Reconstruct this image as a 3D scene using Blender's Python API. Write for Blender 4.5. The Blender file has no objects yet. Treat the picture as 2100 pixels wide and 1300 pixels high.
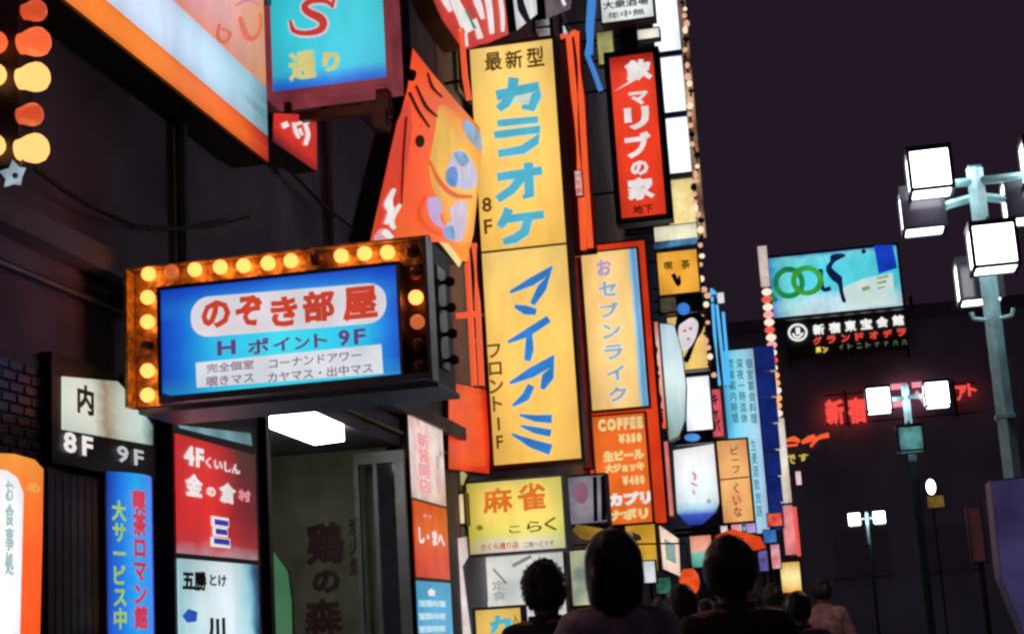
import bpy, bmesh, math, random
from mathutils import Vector, Matrix, noise
random.seed(7)
scene = bpy.context.scene
col = scene.collection

# ------------------------------------------------------------------ camera
W, H, FPX = 2100.0, 1300.0, 3200.0
ROLL, PITCH, YAW = math.radians(-3.58), math.radians(11.46), math.radians(10.77)
CAM = Vector((0, 0, 1.45))
_f = Vector((-math.sin(YAW)*math.cos(PITCH), math.cos(YAW)*math.cos(PITCH), math.sin(PITCH)))
_r0 = Vector((math.cos(YAW), math.sin(YAW), 0)); _u0 = _r0.cross(_f)
RGT = math.cos(ROLL)*_r0 + math.sin(ROLL)*_u0
UPV = -math.sin(ROLL)*_r0 + math.cos(ROLL)*_u0
cd = bpy.data.cameras.new('camera'); cam = bpy.data.objects.new('camera', cd); col.objects.link(cam)
cam.matrix_world = Matrix(((RGT.x, UPV.x, -_f.x, CAM.x), (RGT.y, UPV.y, -_f.y, CAM.y), (RGT.z, UPV.z, -_f.z, CAM.z), (0, 0, 0, 1)))
cd.sensor_width = 36; cd.lens = FPX/W*36; cd.clip_start = 0.05; cd.clip_end = 2000
scene.camera = cam

# ------------------------------------------------------------------ night sky, faint moon
wd = bpy.data.worlds.new('World'); scene.world = wd; wd.use_nodes = True
nt = wd.node_tree; nt.nodes.clear()
wo = nt.nodes.new('ShaderNodeOutputWorld'); b1 = nt.nodes.new('ShaderNodeBackground'); b2 = nt.nodes.new('ShaderNodeBackground')
sk = nt.nodes.new('ShaderNodeTexSky'); sk.sky_type = 'NISHITA'; sk.sun_disc = False
sk.sun_elevation = math.radians(-6); sk.sun_rotation = math.radians(200)
ad = nt.nodes.new('ShaderNodeAddShader')
nt.links.new(sk.outputs[0], b1.inputs[0]); b1.inputs[1].default_value = 0.02
b2.inputs[0].default_value = (0.0158, 0.0088, 0.0164, 1); b2.inputs[1].default_value = 1.0     # plum glow of the city on the night sky
nt.links.new(b1.outputs[0], ad.inputs[0]); nt.links.new(b2.outputs[0], ad.inputs[1]); nt.links.new(ad.outputs[0], wo.inputs[0])
sl = bpy.data.lights.new('moon', 'SUN'); sl.energy = 0.012; sl.angle = math.radians(0.5); sl.color = (0.8, 0.85, 1)
so = bpy.data.objects.new('moon', sl); so.rotation_euler = (math.radians(50), 0, math.radians(200)); col.objects.link(so)

vs = scene.view_settings
vs.view_transform = 'Standard'; vs.look = 'None'; vs.exposure = 0; vs.gamma = 1; vs.use_curve_mapping = False
scene.render.engine = 'CYCLES'
cy = scene.cycles
cy.use_denoising = True; cy.use_adaptive_sampling = True; cy.adaptive_threshold = 0.03; cy.light_sampling_threshold = 0.04; cy.max_bounces = 3; cy.diffuse_bounces = 2; cy.glossy_bounces = 2; cy.transmission_bounces = 0; cy.transparent_max_bounces = 2
cy.sample_clamp_indirect = 3; cy.use_light_tree = True; cy.filter_width = 2.6; cy.caustics_reflective = False; cy.caustics_refractive = False

# ------------------------------------------------------------------ geometry helpers
def at(px, py, plane):
    """world point where the sight line of a photo pixel meets the plane ('X'|'Y'|'Z', value)"""
    d = _f + RGT*((px-W/2)/FPX) - UPV*((py-H/2)/FPX)
    k = 'XYZ'.index(plane[0])
    return CAM + d*((plane[1]-CAM[k])/d[k])

def rect(plane, x0, y0, x1, y1):
    """world aligned rectangle (a0, a1, z0, z1); a is X on a Y plane and Y on an X plane"""
    xm, ym = (x0+x1)/2, (y0+y1)/2
    k = 0 if plane[0] == 'Y' else 1
    return (at(x0, ym, plane)[k], at(x1, ym, plane)[k], at(xm, y1, plane)[2], at(xm, y0, plane)[2])

def wp(plane, a, z, out=0.0):
    """world point on a plane, moved 'out' towards the street side of it"""
    return Vector((a, plane[1]-out, z)) if plane[0] == 'Y' else Vector((plane[1]+out, a, z))

class MB:
    def __init__(s): s.v, s.f, s.m = [], [], []
    def add(s, vs_, fs, mi=0):
        n = len(s.v); s.v += [Vector(v) for v in vs_]; s.f += [[i+n for i in q] for q in fs]; s.m += [mi]*len(fs); return s
    def box(s, a, b, mi=0):
        x0, x1 = sorted((a[0], b[0])); y0, y1 = sorted((a[1], b[1])); z0, z1 = sorted((a[2], b[2]))
        return s.add([(x0,y0,z0),(x1,y0,z0),(x1,y1,z0),(x0,y1,z0),(x0,y0,z1),(x1,y0,z1),(x1,y1,z1),(x0,y1,z1)],
                     [(0,3,2,1),(4,5,6,7),(0,1,5,4),(1,2,6,5),(2,3,7,6),(3,0,4,7)], mi)
    def prism(s, pts, ext, mi=0):
        n = len(pts); p = [Vector(q) for q in pts]; e = Vector(ext)
        fs = [list(range(n)), list(range(2*n-1, n-1, -1))]
        for i in range(n):
            j = (i+1) % n; fs.append([i, i+n, j+n, j])
        return s.add(p+[q+e for q in p], fs, mi)
    def tube(s, path, r, n=8, mi=0):
        path = [Vector(p) for p in path]; rings = []
        rr = r if isinstance(r, (list, tuple)) else [r]*len(path)
        for i, p in enumerate(path):
            t = (path[min(i+1, len(path)-1)]-path[max(i-1, 0)]).normalized()
            a = t.cross(Vector((0,0,1)));  a = a if a.length > 1e-3 else t.cross(Vector((1,0,0)))
            a.normalize(); b = t.cross(a)
            rings.append([p+(a*math.cos(2*math.pi*k/n)+b*math.sin(2*math.pi*k/n))*rr[i] for k in range(n)])
        vs_ = [v for r_ in rings for v in r_]; fs = []
        for i in range(len(path)-1):
            for k in range(n):
                fs.append((i*n+k, i*n+(k+1) % n, (i+1)*n+(k+1) % n, (i+1)*n+k))
        fs.append(list(range(n))[::-1]); fs.append([(len(path)-1)*n+k for k in range(n)])
        return s.add(vs_, fs, mi)
    def lathe(s, prof, base, axis, n=12, mi=0):
        """prof = [(distance along axis, radius)]"""
        ax = Vector(axis).normalized(); a = ax.cross(Vector((0.3,0.9,0.2))).normalized(); b = ax.cross(a); base = Vector(base)
        vs_ = []; fs = []
        for d, r in prof:
            vs_ += [base+ax*d+(a*math.cos(2*math.pi*k/n)+b*math.sin(2*math.pi*k/n))*r for k in range(n)]
        for i in range(len(prof)-1):
            for k in range(n):
                fs.append((i*n+k, i*n+(k+1) % n, (i+1)*n+(k+1) % n, (i+1)*n+k))
        fs.append(list(range(n))[::-1]); fs.append([(len(prof)-1)*n+k for k in range(n)])
        return s.add(vs_, fs, mi)
    def ball(s, c, rx, ry, rz, nu=14, nv=9, mi=0):
        c = Vector(c); vs_ = [c+Vector((0,0,-rz))]; fs = []
        for j in range(1, nv):
            t = math.pi*j/nv-math.pi/2
            for i in range(nu):
                p = 2*math.pi*i/nu; vs_.append(c+Vector((rx*math.cos(t)*math.cos(p), ry*math.cos(t)*math.sin(p), rz*math.sin(t))))
        vs_.append(c+Vector((0,0,rz)))
        for i in range(nu): fs.append((0, 1+(i+1) % nu, 1+i))
        for j in range(nv-2):
            for i in range(nu):
                fs.append((1+j*nu+i, 1+j*nu+(i+1) % nu, 1+(j+1)*nu+(i+1) % nu, 1+(j+1)*nu+i))
        k = len(vs_)-1
        for i in range(nu): fs.append((k, 1+(nv-2)*nu+i, 1+(nv-2)*nu+(i+1) % nu))
        return s.add(vs_, fs, mi)
    def build(s, name, mat, parent=None, smooth=False):
        o0 = WL.get(parent, Vector((0,0,0))) if parent else Vector((0,0,0))
        me = bpy.data.meshes.new(name)
        me.from_pydata([tuple(v-o0) for v in s.v], [], s.f)
        for m in (mat if isinstance(mat, (list, tuple)) else [mat]): me.materials.append(m)
        if any(s.m): me.polygons.foreach_set('material_index', s.m)
        bm = bmesh.new(); bm.from_mesh(me); bmesh.ops.recalc_face_normals(bm, faces=bm.faces); bm.to_mesh(me); bm.free()
        if smooth: me.polygons.foreach_set('use_smooth', [True]*len(me.polygons))
        o = bpy.data.objects.new(name, me); col.objects.link(o)
        if parent: o.parent = parent
        WL[o] = o0
        return o
WL = {}
def tag(o, label, cat, group=None, kind=None):
    if label: o['label'] = label
    if cat: o['category'] = cat
    if group: o['group'] = group
    if kind: o['kind'] = kind
    return o
def thing(name, label, cat, loc, group=None):
    o = bpy.data.objects.new(name, None); o.empty_display_size = 0.2; o.location = loc; col.objects.link(o); WL[o] = Vector(loc)
    return tag(o, label, cat, group)

# ------------------------------------------------------------------ materials
def lin(c):
    return tuple(((x/255)/12.92 if x/255 <= 0.04045 else ((x/255+0.055)/1.055)**2.4) for x in c)
def _mat(name):
    m = bpy.data.materials.new(name); m.use_nodes = True
    return m, m.node_tree, m.node_tree.nodes['Principled BSDF']
def paint(name, c, rough=0.6, metal=0.0, var=0.25, scale=6.0, bump=0.0, dirt=None):
    """painted, weathered surface: c is a linear base colour"""
    m, t, p = _mat(name); n = t.nodes; L = t.links.new
    tc = n.new('ShaderNodeTexCoord'); nz = n.new('ShaderNodeTexNoise'); nz.inputs['Scale'].default_value = scale; nz.inputs['Detail'].default_value = 4
    L(tc.outputs['Object'], nz.inputs['Vector'])
    r = n.new('ShaderNodeValToRGB'); r.color_ramp.elements[0].position = 0.3; r.color_ramp.elements[1].position = 0.7
    d = dirt or tuple(x*(1-var) for x in c)
    r.color_ramp.elements[0].color = (*d, 1); r.color_ramp.elements[1].color = (*[min(1, x*(1+var*0.5)) for x in c], 1)
    L(nz.outputs['Fac'], r.inputs[0]); L(r.outputs[0], p.inputs['Base Color'])
    p.inputs['Roughness'].default_value = rough; p.inputs['Metallic'].default_value = metal
    if bump:
        bp = n.new('ShaderNodeBump'); bp.inputs['Strength'].default_value = bump; bp.inputs['Distance'].default_value = 0.01
        L(nz.outputs['Fac'], bp.inputs['Height']); L(bp.outputs[0], p.inputs['Normal'])
    return m
def grime_hotspot(t, tc, out, lo=0.84):
    """soot, rain streaks and tired tubes as two stretched noises, plus a painted tube hot spot: bright middle, dim edges"""
    n = t.nodes; L = t.links.new; prev = out
    sb = n.new('ShaderNodeVectorMath'); sb.operation = 'DISTANCE'; L(tc.outputs['Generated'], sb.inputs[0]); sb.inputs[1].default_value = (0.5, 0.5, 0.5)
    hr = n.new('ShaderNodeMapRange'); hr.interpolation_type = 'SMOOTHSTEP'; hr.inputs['From Min'].default_value = 0.52; hr.inputs['From Max'].default_value = 0.86; hr.inputs['To Min'].default_value = 1.12; hr.inputs['To Max'].default_value = 0.80
    L(sb.outputs['Value'], hr.inputs['Value']); mh = n.new('ShaderNodeVectorMath'); mh.operation = 'SCALE'; L(prev, mh.inputs[0]); L(hr.outputs[0], mh.inputs['Scale']); prev = mh.outputs[0]  # backlight falloff painted into the emission: bright centre, dim edges
    for sc, l in (((1.3, 1.3, 0.7), lo), ((7, 7, 2.2), 0.95)):
        mp = n.new('ShaderNodeMapping'); mp.inputs['Scale'].default_value = sc; L(tc.outputs['Object'], mp.inputs['Vector'])
        z = n.new('ShaderNodeTexNoise'); z.inputs['Scale'].default_value = 1.0; z.inputs['Detail'].default_value = 2; L(mp.outputs[0], z.inputs['Vector'])
        r = n.new('ShaderNodeMapRange'); r.inputs['From Min'].default_value = 0.33; r.inputs['From Max'].default_value = 0.6; r.inputs['To Min'].default_value = l; r.inputs['To Max'].default_value = 1.04
        L(z.outputs['Fac'], r.inputs['Value'])
        mx = n.new('ShaderNodeVectorMath'); mx.operation = 'SCALE'; L(prev, mx.inputs[0]); L(r.outputs[0], mx.inputs['Scale']); prev = mx.outputs[0]
    return prev
def lit(name, c, s=1.0, var=0.1, scale=3.0, sample=True, tint=None):
    """back-lit acrylic print or glowing glass: c in sRGB 0..255"""
    m, t, p = _mat(name); n = t.nodes; L = t.links.new; c = lin(c)
    tc = n.new('ShaderNodeTexCoord'); nz = n.new('ShaderNodeTexNoise'); nz.inputs['Scale'].default_value = scale; nz.inputs['Detail'].default_value = 2
    L(tc.outputs['Object'], nz.inputs['Vector'])
    r = n.new('ShaderNodeValToRGB'); r.color_ramp.elements[0].position = 0.32; r.color_ramp.elements[1].position = 0.68
    t2 = lin(tint) if tint else tuple(x*(1-var*2) for x in c)
    r.color_ramp.elements[0].color = (*t2, 1); r.color_ramp.elements[1].color = (*c, 1)
    L(nz.outputs['Fac'], r.inputs[0]); L(grime_hotspot(t, tc, r.outputs[0]) if sample else r.outputs[0], p.inputs['Emission Color'])
    p.inputs['Base Color'].default_value = (*[x*0.15 for x in c], 1); p.inputs['Roughness'].default_value = 0.35
    p.inputs['Emission Strength'].default_value = s
    if not sample: m.cycles.emission_sampling = 'NONE'
    return m
def glow(name, rgb, sample=True):
    """lamp glass: linear emission colour"""
    m, t, p = _mat(name); k = max(rgb)
    p.inputs['Base Color'].default_value = (0.3, 0.3, 0.3, 1); p.inputs['Emission Color'].default_value = (*[x/k for x in rgb], 1)
    p.inputs['Emission Strength'].default_value = k; p.inputs['Roughness'].default_value = 0.2
    if not sample: m.cycles.emission_sampling = 'NONE'
    return m
def print2(name, uax, ustops, vax=None, vstops=None, s=1.0, nscale=2.5, namt=0.12):
    """back-lit print with colour bands, some darker at the edges, along one or two axes of the panel (Generated coordinates)"""
    m, t, p = _mat(name); n = t.nodes; L = t.links.new
    tc = n.new('ShaderNodeTexCoord'); sp = n.new('ShaderNodeSeparateXYZ'); L(tc.outputs['Generated'], sp.inputs[0])
    nz = n.new('ShaderNodeTexNoise'); nz.inputs['Scale'].default_value = nscale; nz.inputs['Detail'].default_value = 2; L(tc.outputs['Generated'], nz.inputs['Vector'])
    def ramp(ax, stops):
        ma = n.new('ShaderNodeMath'); ma.operation = 'MULTIPLY_ADD'; L(nz.outputs['Fac'], ma.inputs[0]); ma.inputs[1].default_value = namt
        sb = n.new('ShaderNodeMath'); sb.operation = 'SUBTRACT'; L(sp.outputs['XYZ'.index(ax)], sb.inputs[0]); sb.inputs[1].default_value = namt/2
        L(sb.outputs[0], ma.inputs[2])
        r = n.new('ShaderNodeValToRGB'); e = r.color_ramp.elements
        while len(e) < len(stops): e.new(0.5)
        for k, (q, c_) in enumerate(stops):
            e[k].position = q; e[k].color = (*lin(c_[:3]), 1 if len(c_) < 4 else c_[3])
        L(ma.outputs[0], r.inputs[0]); return r
    a = ramp(uax, ustops); out = a.outputs[0]
    if vax:
        b = ramp(vax, vstops); mx = n.new('ShaderNodeMix'); mx.data_type = 'RGBA'
        L(b.outputs['Alpha'], mx.inputs['Factor']); L(out, mx.inputs['A']); L(b.outputs[0], mx.inputs['B']); out = mx.outputs['Result']
    L(grime_hotspot(t, tc, out), p.inputs['Emission Color']); p.inputs['Emission Strength'].default_value = s
    p.inputs['Base Color'].default_value = (0.06, 0.06, 0.06, 1); p.inputs['Roughness'].default_value = 0.35
    return m

DARK = paint('black_painted_steel', (0.035, 0.026, 0.03), 0.45, 0.3)
BRONZE = paint('brown_anodised_steel', (0.10, 0.045, 0.02), 0.4, 0.5)
MAROON = paint('maroon_painted_steel', (0.11, 0.02, 0.018), 0.5, 0.2)
CHROME = paint('brushed_steel', (0.62, 0.6, 0.6), 0.28, 1.0, 0.15, 14)
GREY = paint('grey_sheet_metal', (0.22, 0.21, 0.24), 0.45, 0.5)
REDMET = paint('red_painted_frame', (0.5, 0.06, 0.05), 0.4)
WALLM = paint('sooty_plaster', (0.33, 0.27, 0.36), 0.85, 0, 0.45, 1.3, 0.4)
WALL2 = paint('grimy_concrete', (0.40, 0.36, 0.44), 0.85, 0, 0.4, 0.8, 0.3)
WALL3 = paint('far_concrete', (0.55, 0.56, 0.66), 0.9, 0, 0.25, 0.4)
GLASSD = paint('dark_window_glass', (0.05, 0.05, 0.07), 0.08, 0.2)
INK = paint('dark_sign_ink', (0.03, 0.018, 0.02), 0.6)
CABLE = paint('cable_rubber', (0.02, 0.02, 0.02), 0.6)

# ------------------------------------------------------------------ lettering
_gl = {}
def glyph(ch, bold):
    key = (ch, round(bold, 3))
    if key in _gl: return _gl[key]
    c = bpy.data.curves.new('glyph', 'FONT'); c.body = ch; c.size = 1; c.resolution_u = 2; c.extrude = 0.01; c.bevel_depth = bold; c.bevel_resolution = 0
    o = bpy.data.objects.new('glyph', c); col.objects.link(o)
    me = bpy.data.meshes.new_from_object(o)
    v = [tuple(q.co) for q in me.vertices]; f = [tuple(q.vertices) for q in me.polygons]
    bpy.data.objects.remove(o); bpy.data.curves.remove(c); bpy.data.meshes.remove(me)
    _gl[key] = (v, f); return _gl[key]
def layout(txt, bold, vertical=False, gap=0.1, pitch=1.0):
    """list of (verts, faces) in em units, laid out along x or down -y; latin letters keep their own width"""
    V, F = [], []; pen = 0.0
    for i, ch in enumerate(txt):
        if ch == ' ': pen += 0.6; continue
        v, f = glyph(ch, bold)
        if not v: continue
        xs = [q[0] for q in v]; ys = [q[1] for q in v]; x0, x1 = min(xs), max(xs); y0, y1 = min(ys), max(ys)
        n = len(V)
        if vertical:
            V += [(x-(x0+x1)/2, y-pen-(0 if ord(ch) > 255 else 0.1), z) for x, y, z in v]; pen += pitch
        else:
            cjk = ord(ch) > 255
            V += [(x+pen-(0 if cjk else x0), y, z) for x, y, z in v]; pen += pitch if cjk else (x1-x0+gap)
        F += [[k+n for k in q] for q in f]
    return V, F
def letters(parent, plane, r, txt, mat, bold=0.03, vertical=False, out=0.004, thick=0.006, name='lettering', px=True, slant=0.0, pitch=1.0, gap=0.1, slope=0.0):
    """raised letters filling the rectangle r (photo pixels, or world a0,a1,z0,z1 if px is False)"""
    V, F = layout(txt, bold, vertical, gap, pitch)
    if not V: return None
    a0, a1, z0, z1 = rect(plane, *r) if px else r
    xs = [v[0] for v in V]; ys = [v[1] for v in V]; zs = [v[2] for v in V]
    x0, x1, y0, y1, h0, h1 = min(xs), max(xs), min(ys), max(ys), min(zs), max(zs)
    mb = MB(); P = []
    for x, y, z in V:
        u = (x-x0)/(x1-x0+1e-9); w = (y-y0)/(y1-y0+1e-9); h = (z-h0)/(h1-h0+1e-9)
        P.append(wp(plane, a0+(a1-a0)*u+slant*(a1-a0)*(w-0.5), z0+(z1-z0)*w+slope*(a1-a0)*(u-0.5), out+thick*h))
    mb.add(P, F)
    o = mb.build(name, mat, parent); return o
def smooth_line(pts, ws=None, closed=False, n=4):
    """Catmull-Rom through the points, with widths carried along"""
    N = len(pts); out = []; wo_ = []
    g = (lambda i: pts[i % N]) if closed else (lambda i: pts[min(max(i, 0), N-1)])
    gw = None if ws is None else ((lambda i: ws[min(max(i, 0), N-1)]) if isinstance(ws, (list, tuple)) else (lambda i: ws))
    for i in range(N if closed else N-1):
        p0, p1, p2, p3 = g(i-1), g(i), g(i+1), g(i+2)
        for k in range(n):
            t = k/n
            out.append(tuple(0.5*(2*p1[a]+(p2[a]-p0[a])*t+(2*p0[a]-5*p1[a]+4*p2[a]-p3[a])*t*t+(3*p1[a]-p0[a]-3*p2[a]+p3[a])*t**3) for a in (0, 1)))
            if gw: wo_.append(gw(i)*(1-t)+gw(i+1)*t)
    if not closed:
        out.append(pts[-1]); 
        if gw: wo_.append(gw(N-1))
    return (out, wo_) if gw else out
def shape(parent, plane, pts, mat, name='print', out=0.004, thick=0.006, soft=False):
    """flat raised shape whose outline is given in photo pixels"""
    if soft: pts = smooth_line(pts, closed=True)
    p = [at(x, y, plane) for x, y in pts]; d = Vector((0, -1, 0)) if plane[0] == 'Y' else Vector((1, 0, 0))
    return MB().prism([q+d*out for q in p], d*thick).build(name, mat, parent)
def ribbon_pts(pts, ws):
    Lp, Rp = [], []
    for i, (x, y) in enumerate(pts):
        x0, y0 = pts[max(i-1, 0)]; x1, y1 = pts[min(i+1, len(pts)-1)]
        dx, dy = x1-x0, y1-y0; l = math.hypot(dx, dy) or 1; w = (ws[i] if isinstance(ws, (list, tuple)) else ws)/2
        Lp.append((x-dy/l*w, y+dx/l*w)); Rp.append((x+dy/l*w, y-dx/l*w))
    return Lp+Rp[::-1]
def strokes(parent, plane, sts, mat, name='lettering', out=0.004, thick=0.006, off=(0, 0), grow=0, soft=True):
    """brush strokes: list of (points, widths) in photo pixels, one mesh"""
    d = Vector((0, -1, 0)) if plane[0] == 'Y' else Vector((1, 0, 0)); mb = MB()
    for k, (pts, ws) in enumerate(sts):
        if soft: pts, ws = smooth_line(pts, ws)
        if grow: ws = [w+grow for w in ws] if isinstance(ws, (list, tuple)) else ws+grow
        p = [at(x+off[0], y+off[1], plane)+d*(out+0.0004*k) for x, y in ribbon_pts(pts, ws)]
        mb.prism(p, d*thick)
    return mb.build(name, mat, parent)
def disc(parent, plane, cx, cy, rx, ry, mat, name='print', out=0.004, thick=0.006, n=24, hole=0):
    o = [(cx+rx*math.cos(2*math.pi*i/n), cy+ry*math.sin(2*math.pi*i/n)) for i in range(n)]
    if not hole: return shape(parent, plane, o, mat, name, out, thick)
    d = Vector((0, -1, 0)) if plane[0] == 'Y' else Vector((1, 0, 0)); mb = MB()
    for i in range(n):
        a, b = o[i], o[(i+1) % n]; f = lambda q: (cx+(q[0]-cx)*hole, cy+(q[1]-cy)*hole)
        mb.prism([at(*q, plane)+d*out for q in (a, b, f(b), f(a))], d*thick)
    return mb.build(name, mat, parent)

# ------------------------------------------------------------------ sign builders
class Sign: pass
def sign(name, label, cat, plane, r, face, depth=0.25, frame=0.035, fm=None, wallx=-4.0, lip=0.02, group=None, cab=None, brackets=True, faces=None):
    """lit cabinet sign: cabinet, frame, face panel(s), brackets back to the facade; r in photo pixels = the lit face"""
    s = Sign(); s.plane = plane; fm = fm or DARK
    a0, a1, z0, z1 = rect(plane, *r); s.r = (a0, a1, z0, z1)
    o = (a0-frame, a1+frame, z0-frame, z1+frame)
    s.root = thing(name, label, cat, wp(plane, (a0+a1)/2, o[2], -depth/2), group)
    MB().box(wp(plane, o[0], o[2], -0.012), wp(plane, o[1], o[3], -depth)).build('cabinet', cab or fm, s.root)
    mb = MB()
    for q in ((o[0], a0, o[2], o[3]), (a1, o[1], o[2], o[3]), (a0, a1, o[2], z0), (a0, a1, z1, o[3])):
        mb.box(wp(plane, q[0], q[2], -0.012), wp(plane, q[1], q[3], lip))
    mb.build('frame', fm, s.root)
    for fr, m in (faces or [(r, face)]):
        q = (a0, a1)+rect(plane, *fr)[2:] if faces else s.r
        MB().box(wp(plane, q[0], q[2], -0.010), wp(plane, q[1], q[3], 0)).build('face_panel', m, s.root)
    if plane[0] == 'Y' and brackets and o[0] > wallx+0.03:
        for z in (z0+0.18*(z1-z0), z0+0.82*(z1-z0)):
            MB().tube([(wallx-0.02, plane[1]+depth*0.5, z), (o[0]+0.01, plane[1]+depth*0.5, z)], 0.025).build('bracket', DARK, s.root)
    return s
def plate(name, label, cat, plane, pts, face, depth=0.12, rim=None, group=None):
    """sign of free outline: body prism and a lit face of the same outline a little in front"""
    s = Sign(); s.plane = plane; d = Vector((0, -1, 0)) if plane[0] == 'Y' else Vector((1, 0, 0))
    p = [at(x, y, plane) for x, y in pts]; c = sum(p, Vector())/len(p)
    s.root = thing(name, label, cat, (c.x, c.y, min(q.z for q in p)), group)
    MB().prism([q-d*0.006 for q in p], -d*depth).build('cabinet', rim or DARK, s.root)
    pin = [c+(q-c)*0.985 for q in p]
    MB().prism([q-d*0.005 for q in pin], d*0.005).build('face_panel', face, s.root)
    return s
def neon(name, label, cat, plane, paths, mat, r=0.03, back=None, wallx=-4.0):
    pts = [[at(x, y, plane) for x, y in p] for p in paths]; allp = [q for p in pts for q in p]
    c = sum(allp, Vector())/len(allp); root = thing(name, label, cat, (c.x, c.y, min(q.z for q in allp)))
    d = Vector((0, -1, 0)) if plane[0] == 'Y' else Vector((1, 0, 0))
    for p in pts:
        t = MB().tube(p, r, 8).build('neon_tube', mat, root, True)
    mb = MB()
    for p in pts:
        for q in (p[0], p[-1]): mb.tube([q-d*(r*3.2), q-d*(r*0.6)], r*0.7, 6)
    mb.build('standoff', DARK, root)
    mb = MB(); zs = [q.z for q in allp]; k = 0 if plane[0] == 'Y' else 1; as_ = [q[k] for q in allp]
    mb.box(wp(plane, min(as_)-r, min(zs)-r, -r*3), wp(plane, max(as_)+r, max(zs)+r, -r*3-0.05)) if back else mb.tube([(wallx, q.y+r*3, q.z) if plane[0] == 'Y' else q-d*(r*3) for q in (pts[0][len(pts[0])//2],)]+[pts[0][len(pts[0])//2]-d*(r*3)+Vector((0,0,0.01))], 0.02, 6)
    mb.build('backing', back or DARK, root)
    return root
def bulb(parent, p, axis, r, mat, name='bulb', neck=True):
    prof = [(-1.6, 0.35), (-1.0, 0.45), (-0.75, 0.66), (-0.35, 0.93), (0, 1.0), (0.4, 0.92), (0.75, 0.66), (0.95, 0.3), (1.0, 0.05)]
    return MB().lathe([(a*r, b*r) for a, b in prof], p, axis, 12).build(name, mat, parent, True)

# ================================================================== SETTING
XF = -4.0
ASPH = paint('asphalt', (0.05, 0.048, 0.05), 0.55, 0, 0.35, 9, 0.5)
PAVE = paint('pavement_stone', (0.16, 0.15, 0.15), 0.6, 0, 0.3, 5, 0.3)
tag(MB().box((-400, -200, -0.5), (400, 600, 0)).build('street', ASPH), None, None, kind='structure')
tag(MB().box((XF, -6, -0.2), (XF+1.3, 70, 0.12)).build('pavement', PAVE), None, None, kind='structure')

# ---- near building on the left: wall round an open entrance, tiles, ledges, windows
NB = thing('corner_building', 'dark sooty building on the left with an open lit entrance', 'building', (-9, 6, 0))
EY0, EY1, EZ = at(536, 1100, ('X', XF)).y, at(838, 1050, ('X', XF)).y, 3.35
mb = MB(); mb.box((-9, -6, 0), (XF, EY0, 22)); mb.box((-9, EY1, 0), (XF, 17.15, 22)); mb.box((-9, EY0, EZ), (XF, EY1, 22))
mb.box((-9, EY0, 0), (-7.2, EY1, EZ)); mb.build('wall', WALLM, NB)
MB().box((-7.2, EY0, 0), (XF, EY1, 0.15)).build('entrance_floor', PAVE, NB)
TILE = paint('maroon_glazed_tile', (0.10, 0.035, 0.045), 0.3, 0, 0.5, 20)
GROUT = paint('pale_green_grout', (0.20, 0.24, 0.22), 0.8, 0, 0.3, 20)
a0, a1 = at(-40, 800, ('X', XF)).y, at(124, 800, ('X', XF)).y
MB().box((XF, a0, 2.30), (XF+0.015, a1, 3.02)).build('tile_bed', GROUT, NB)
th, tw = 0.056, 0.15
vs0 = MB().box((0, 0, 0), (0.016, tw-0.014, th-0.012))
tile_me = None
for j in range(12):
    for i in range(6):
        y = a0+0.01+i*tw-(0.075 if j % 2 else 0)
        if y < a0 or y+tw > a1+0.01: continue
        if tile_me is None:
            t = MB().box((0, 0, 0), (0.016, tw-0.014, th-0.012)).build('tile', TILE, None); tile_me = t.data
            for v in tile_me.vertices:
                if v.co.x > 0.01: v.co.y = 0.004 + (v.co.y)*0.94; v.co.z = 0.003+v.co.z*0.87
        else:
            t = bpy.data.objects.new('tile', tile_me); col.objects.link(t)
        t.parent = NB; t.location = Vector((XF+0.011+random.random()*0.004, y, 2.31+j*th))-WL[NB]
# ledges, windows, pipes on the dark upper wall
LEDGE = paint('ledge_concrete', (0.34, 0.31, 0.35), 0.8, 0, 0.4, 2)
for z in (3.62, 6.4, 9.3, 12.2):
    MB().box((XF-0.02, -6, z), (XF+0.14, 17.1, z+0.14)).build('ledge', LEDGE, NB)
for z in (4.25, 7.1, 10.0, 12.9):
    for y in (2.2, 6.0, 10.3, 13.9):
        if z == 4.25 and y < 11: continue
        w_ = MB().box((XF-0.03, y, z), (XF+0.012, y+1.9, z+1.5)).build('window', GLASSD, NB)
        m2 = MB()
        for q in ((y-0.06, y, z-0.06, z+1.56), (y+1.9, y+1.96, z-0.06, z+1.56), (y, y+1.9, z-0.06, z), (y, y+1.9, z+1.5, z+1.56), (y+0.93, y+0.97, z, z+1.5)):
            m2.box((XF, q[0], q[2]), (XF+0.05, q[1], q[3]))
        m2.build('window_frame', GREY, w_)
for y in (9.35, 12.6): MB().tube([(XF+0.06, y, 3.76), (XF+0.06, y, 21)], 0.045, 8).build('drain_pipe', GREY, NB)
MB().tube([(XF+0.04, -4, 3.5), (XF+0.05, 4, 3.44), (XF+0.04, 11, 3.47), (XF+0.04, 17, 3.42)], 0.018, 6).build('conduit', GREY, NB)
# entrance: jambs, soffit boards, inner wall
JAMB = paint('dark_door_jamb', (0.05, 0.04, 0.05), 0.35, 0.4)
for y in (EY0, EY1-0.08): MB().box((-7.1, y+0.002, 0.15), (XF+0.06, y+0.08, EZ-0.002)).build('door_jamb', JAMB, NB)
for k in range(6):
    x = -7.1+k*0.52; MB().box((x, EY0+0.09, EZ-0.03), (x+0.5, EY1-0.09, EZ-0.004)).build('ceiling_board', WALLM, NB)

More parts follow.
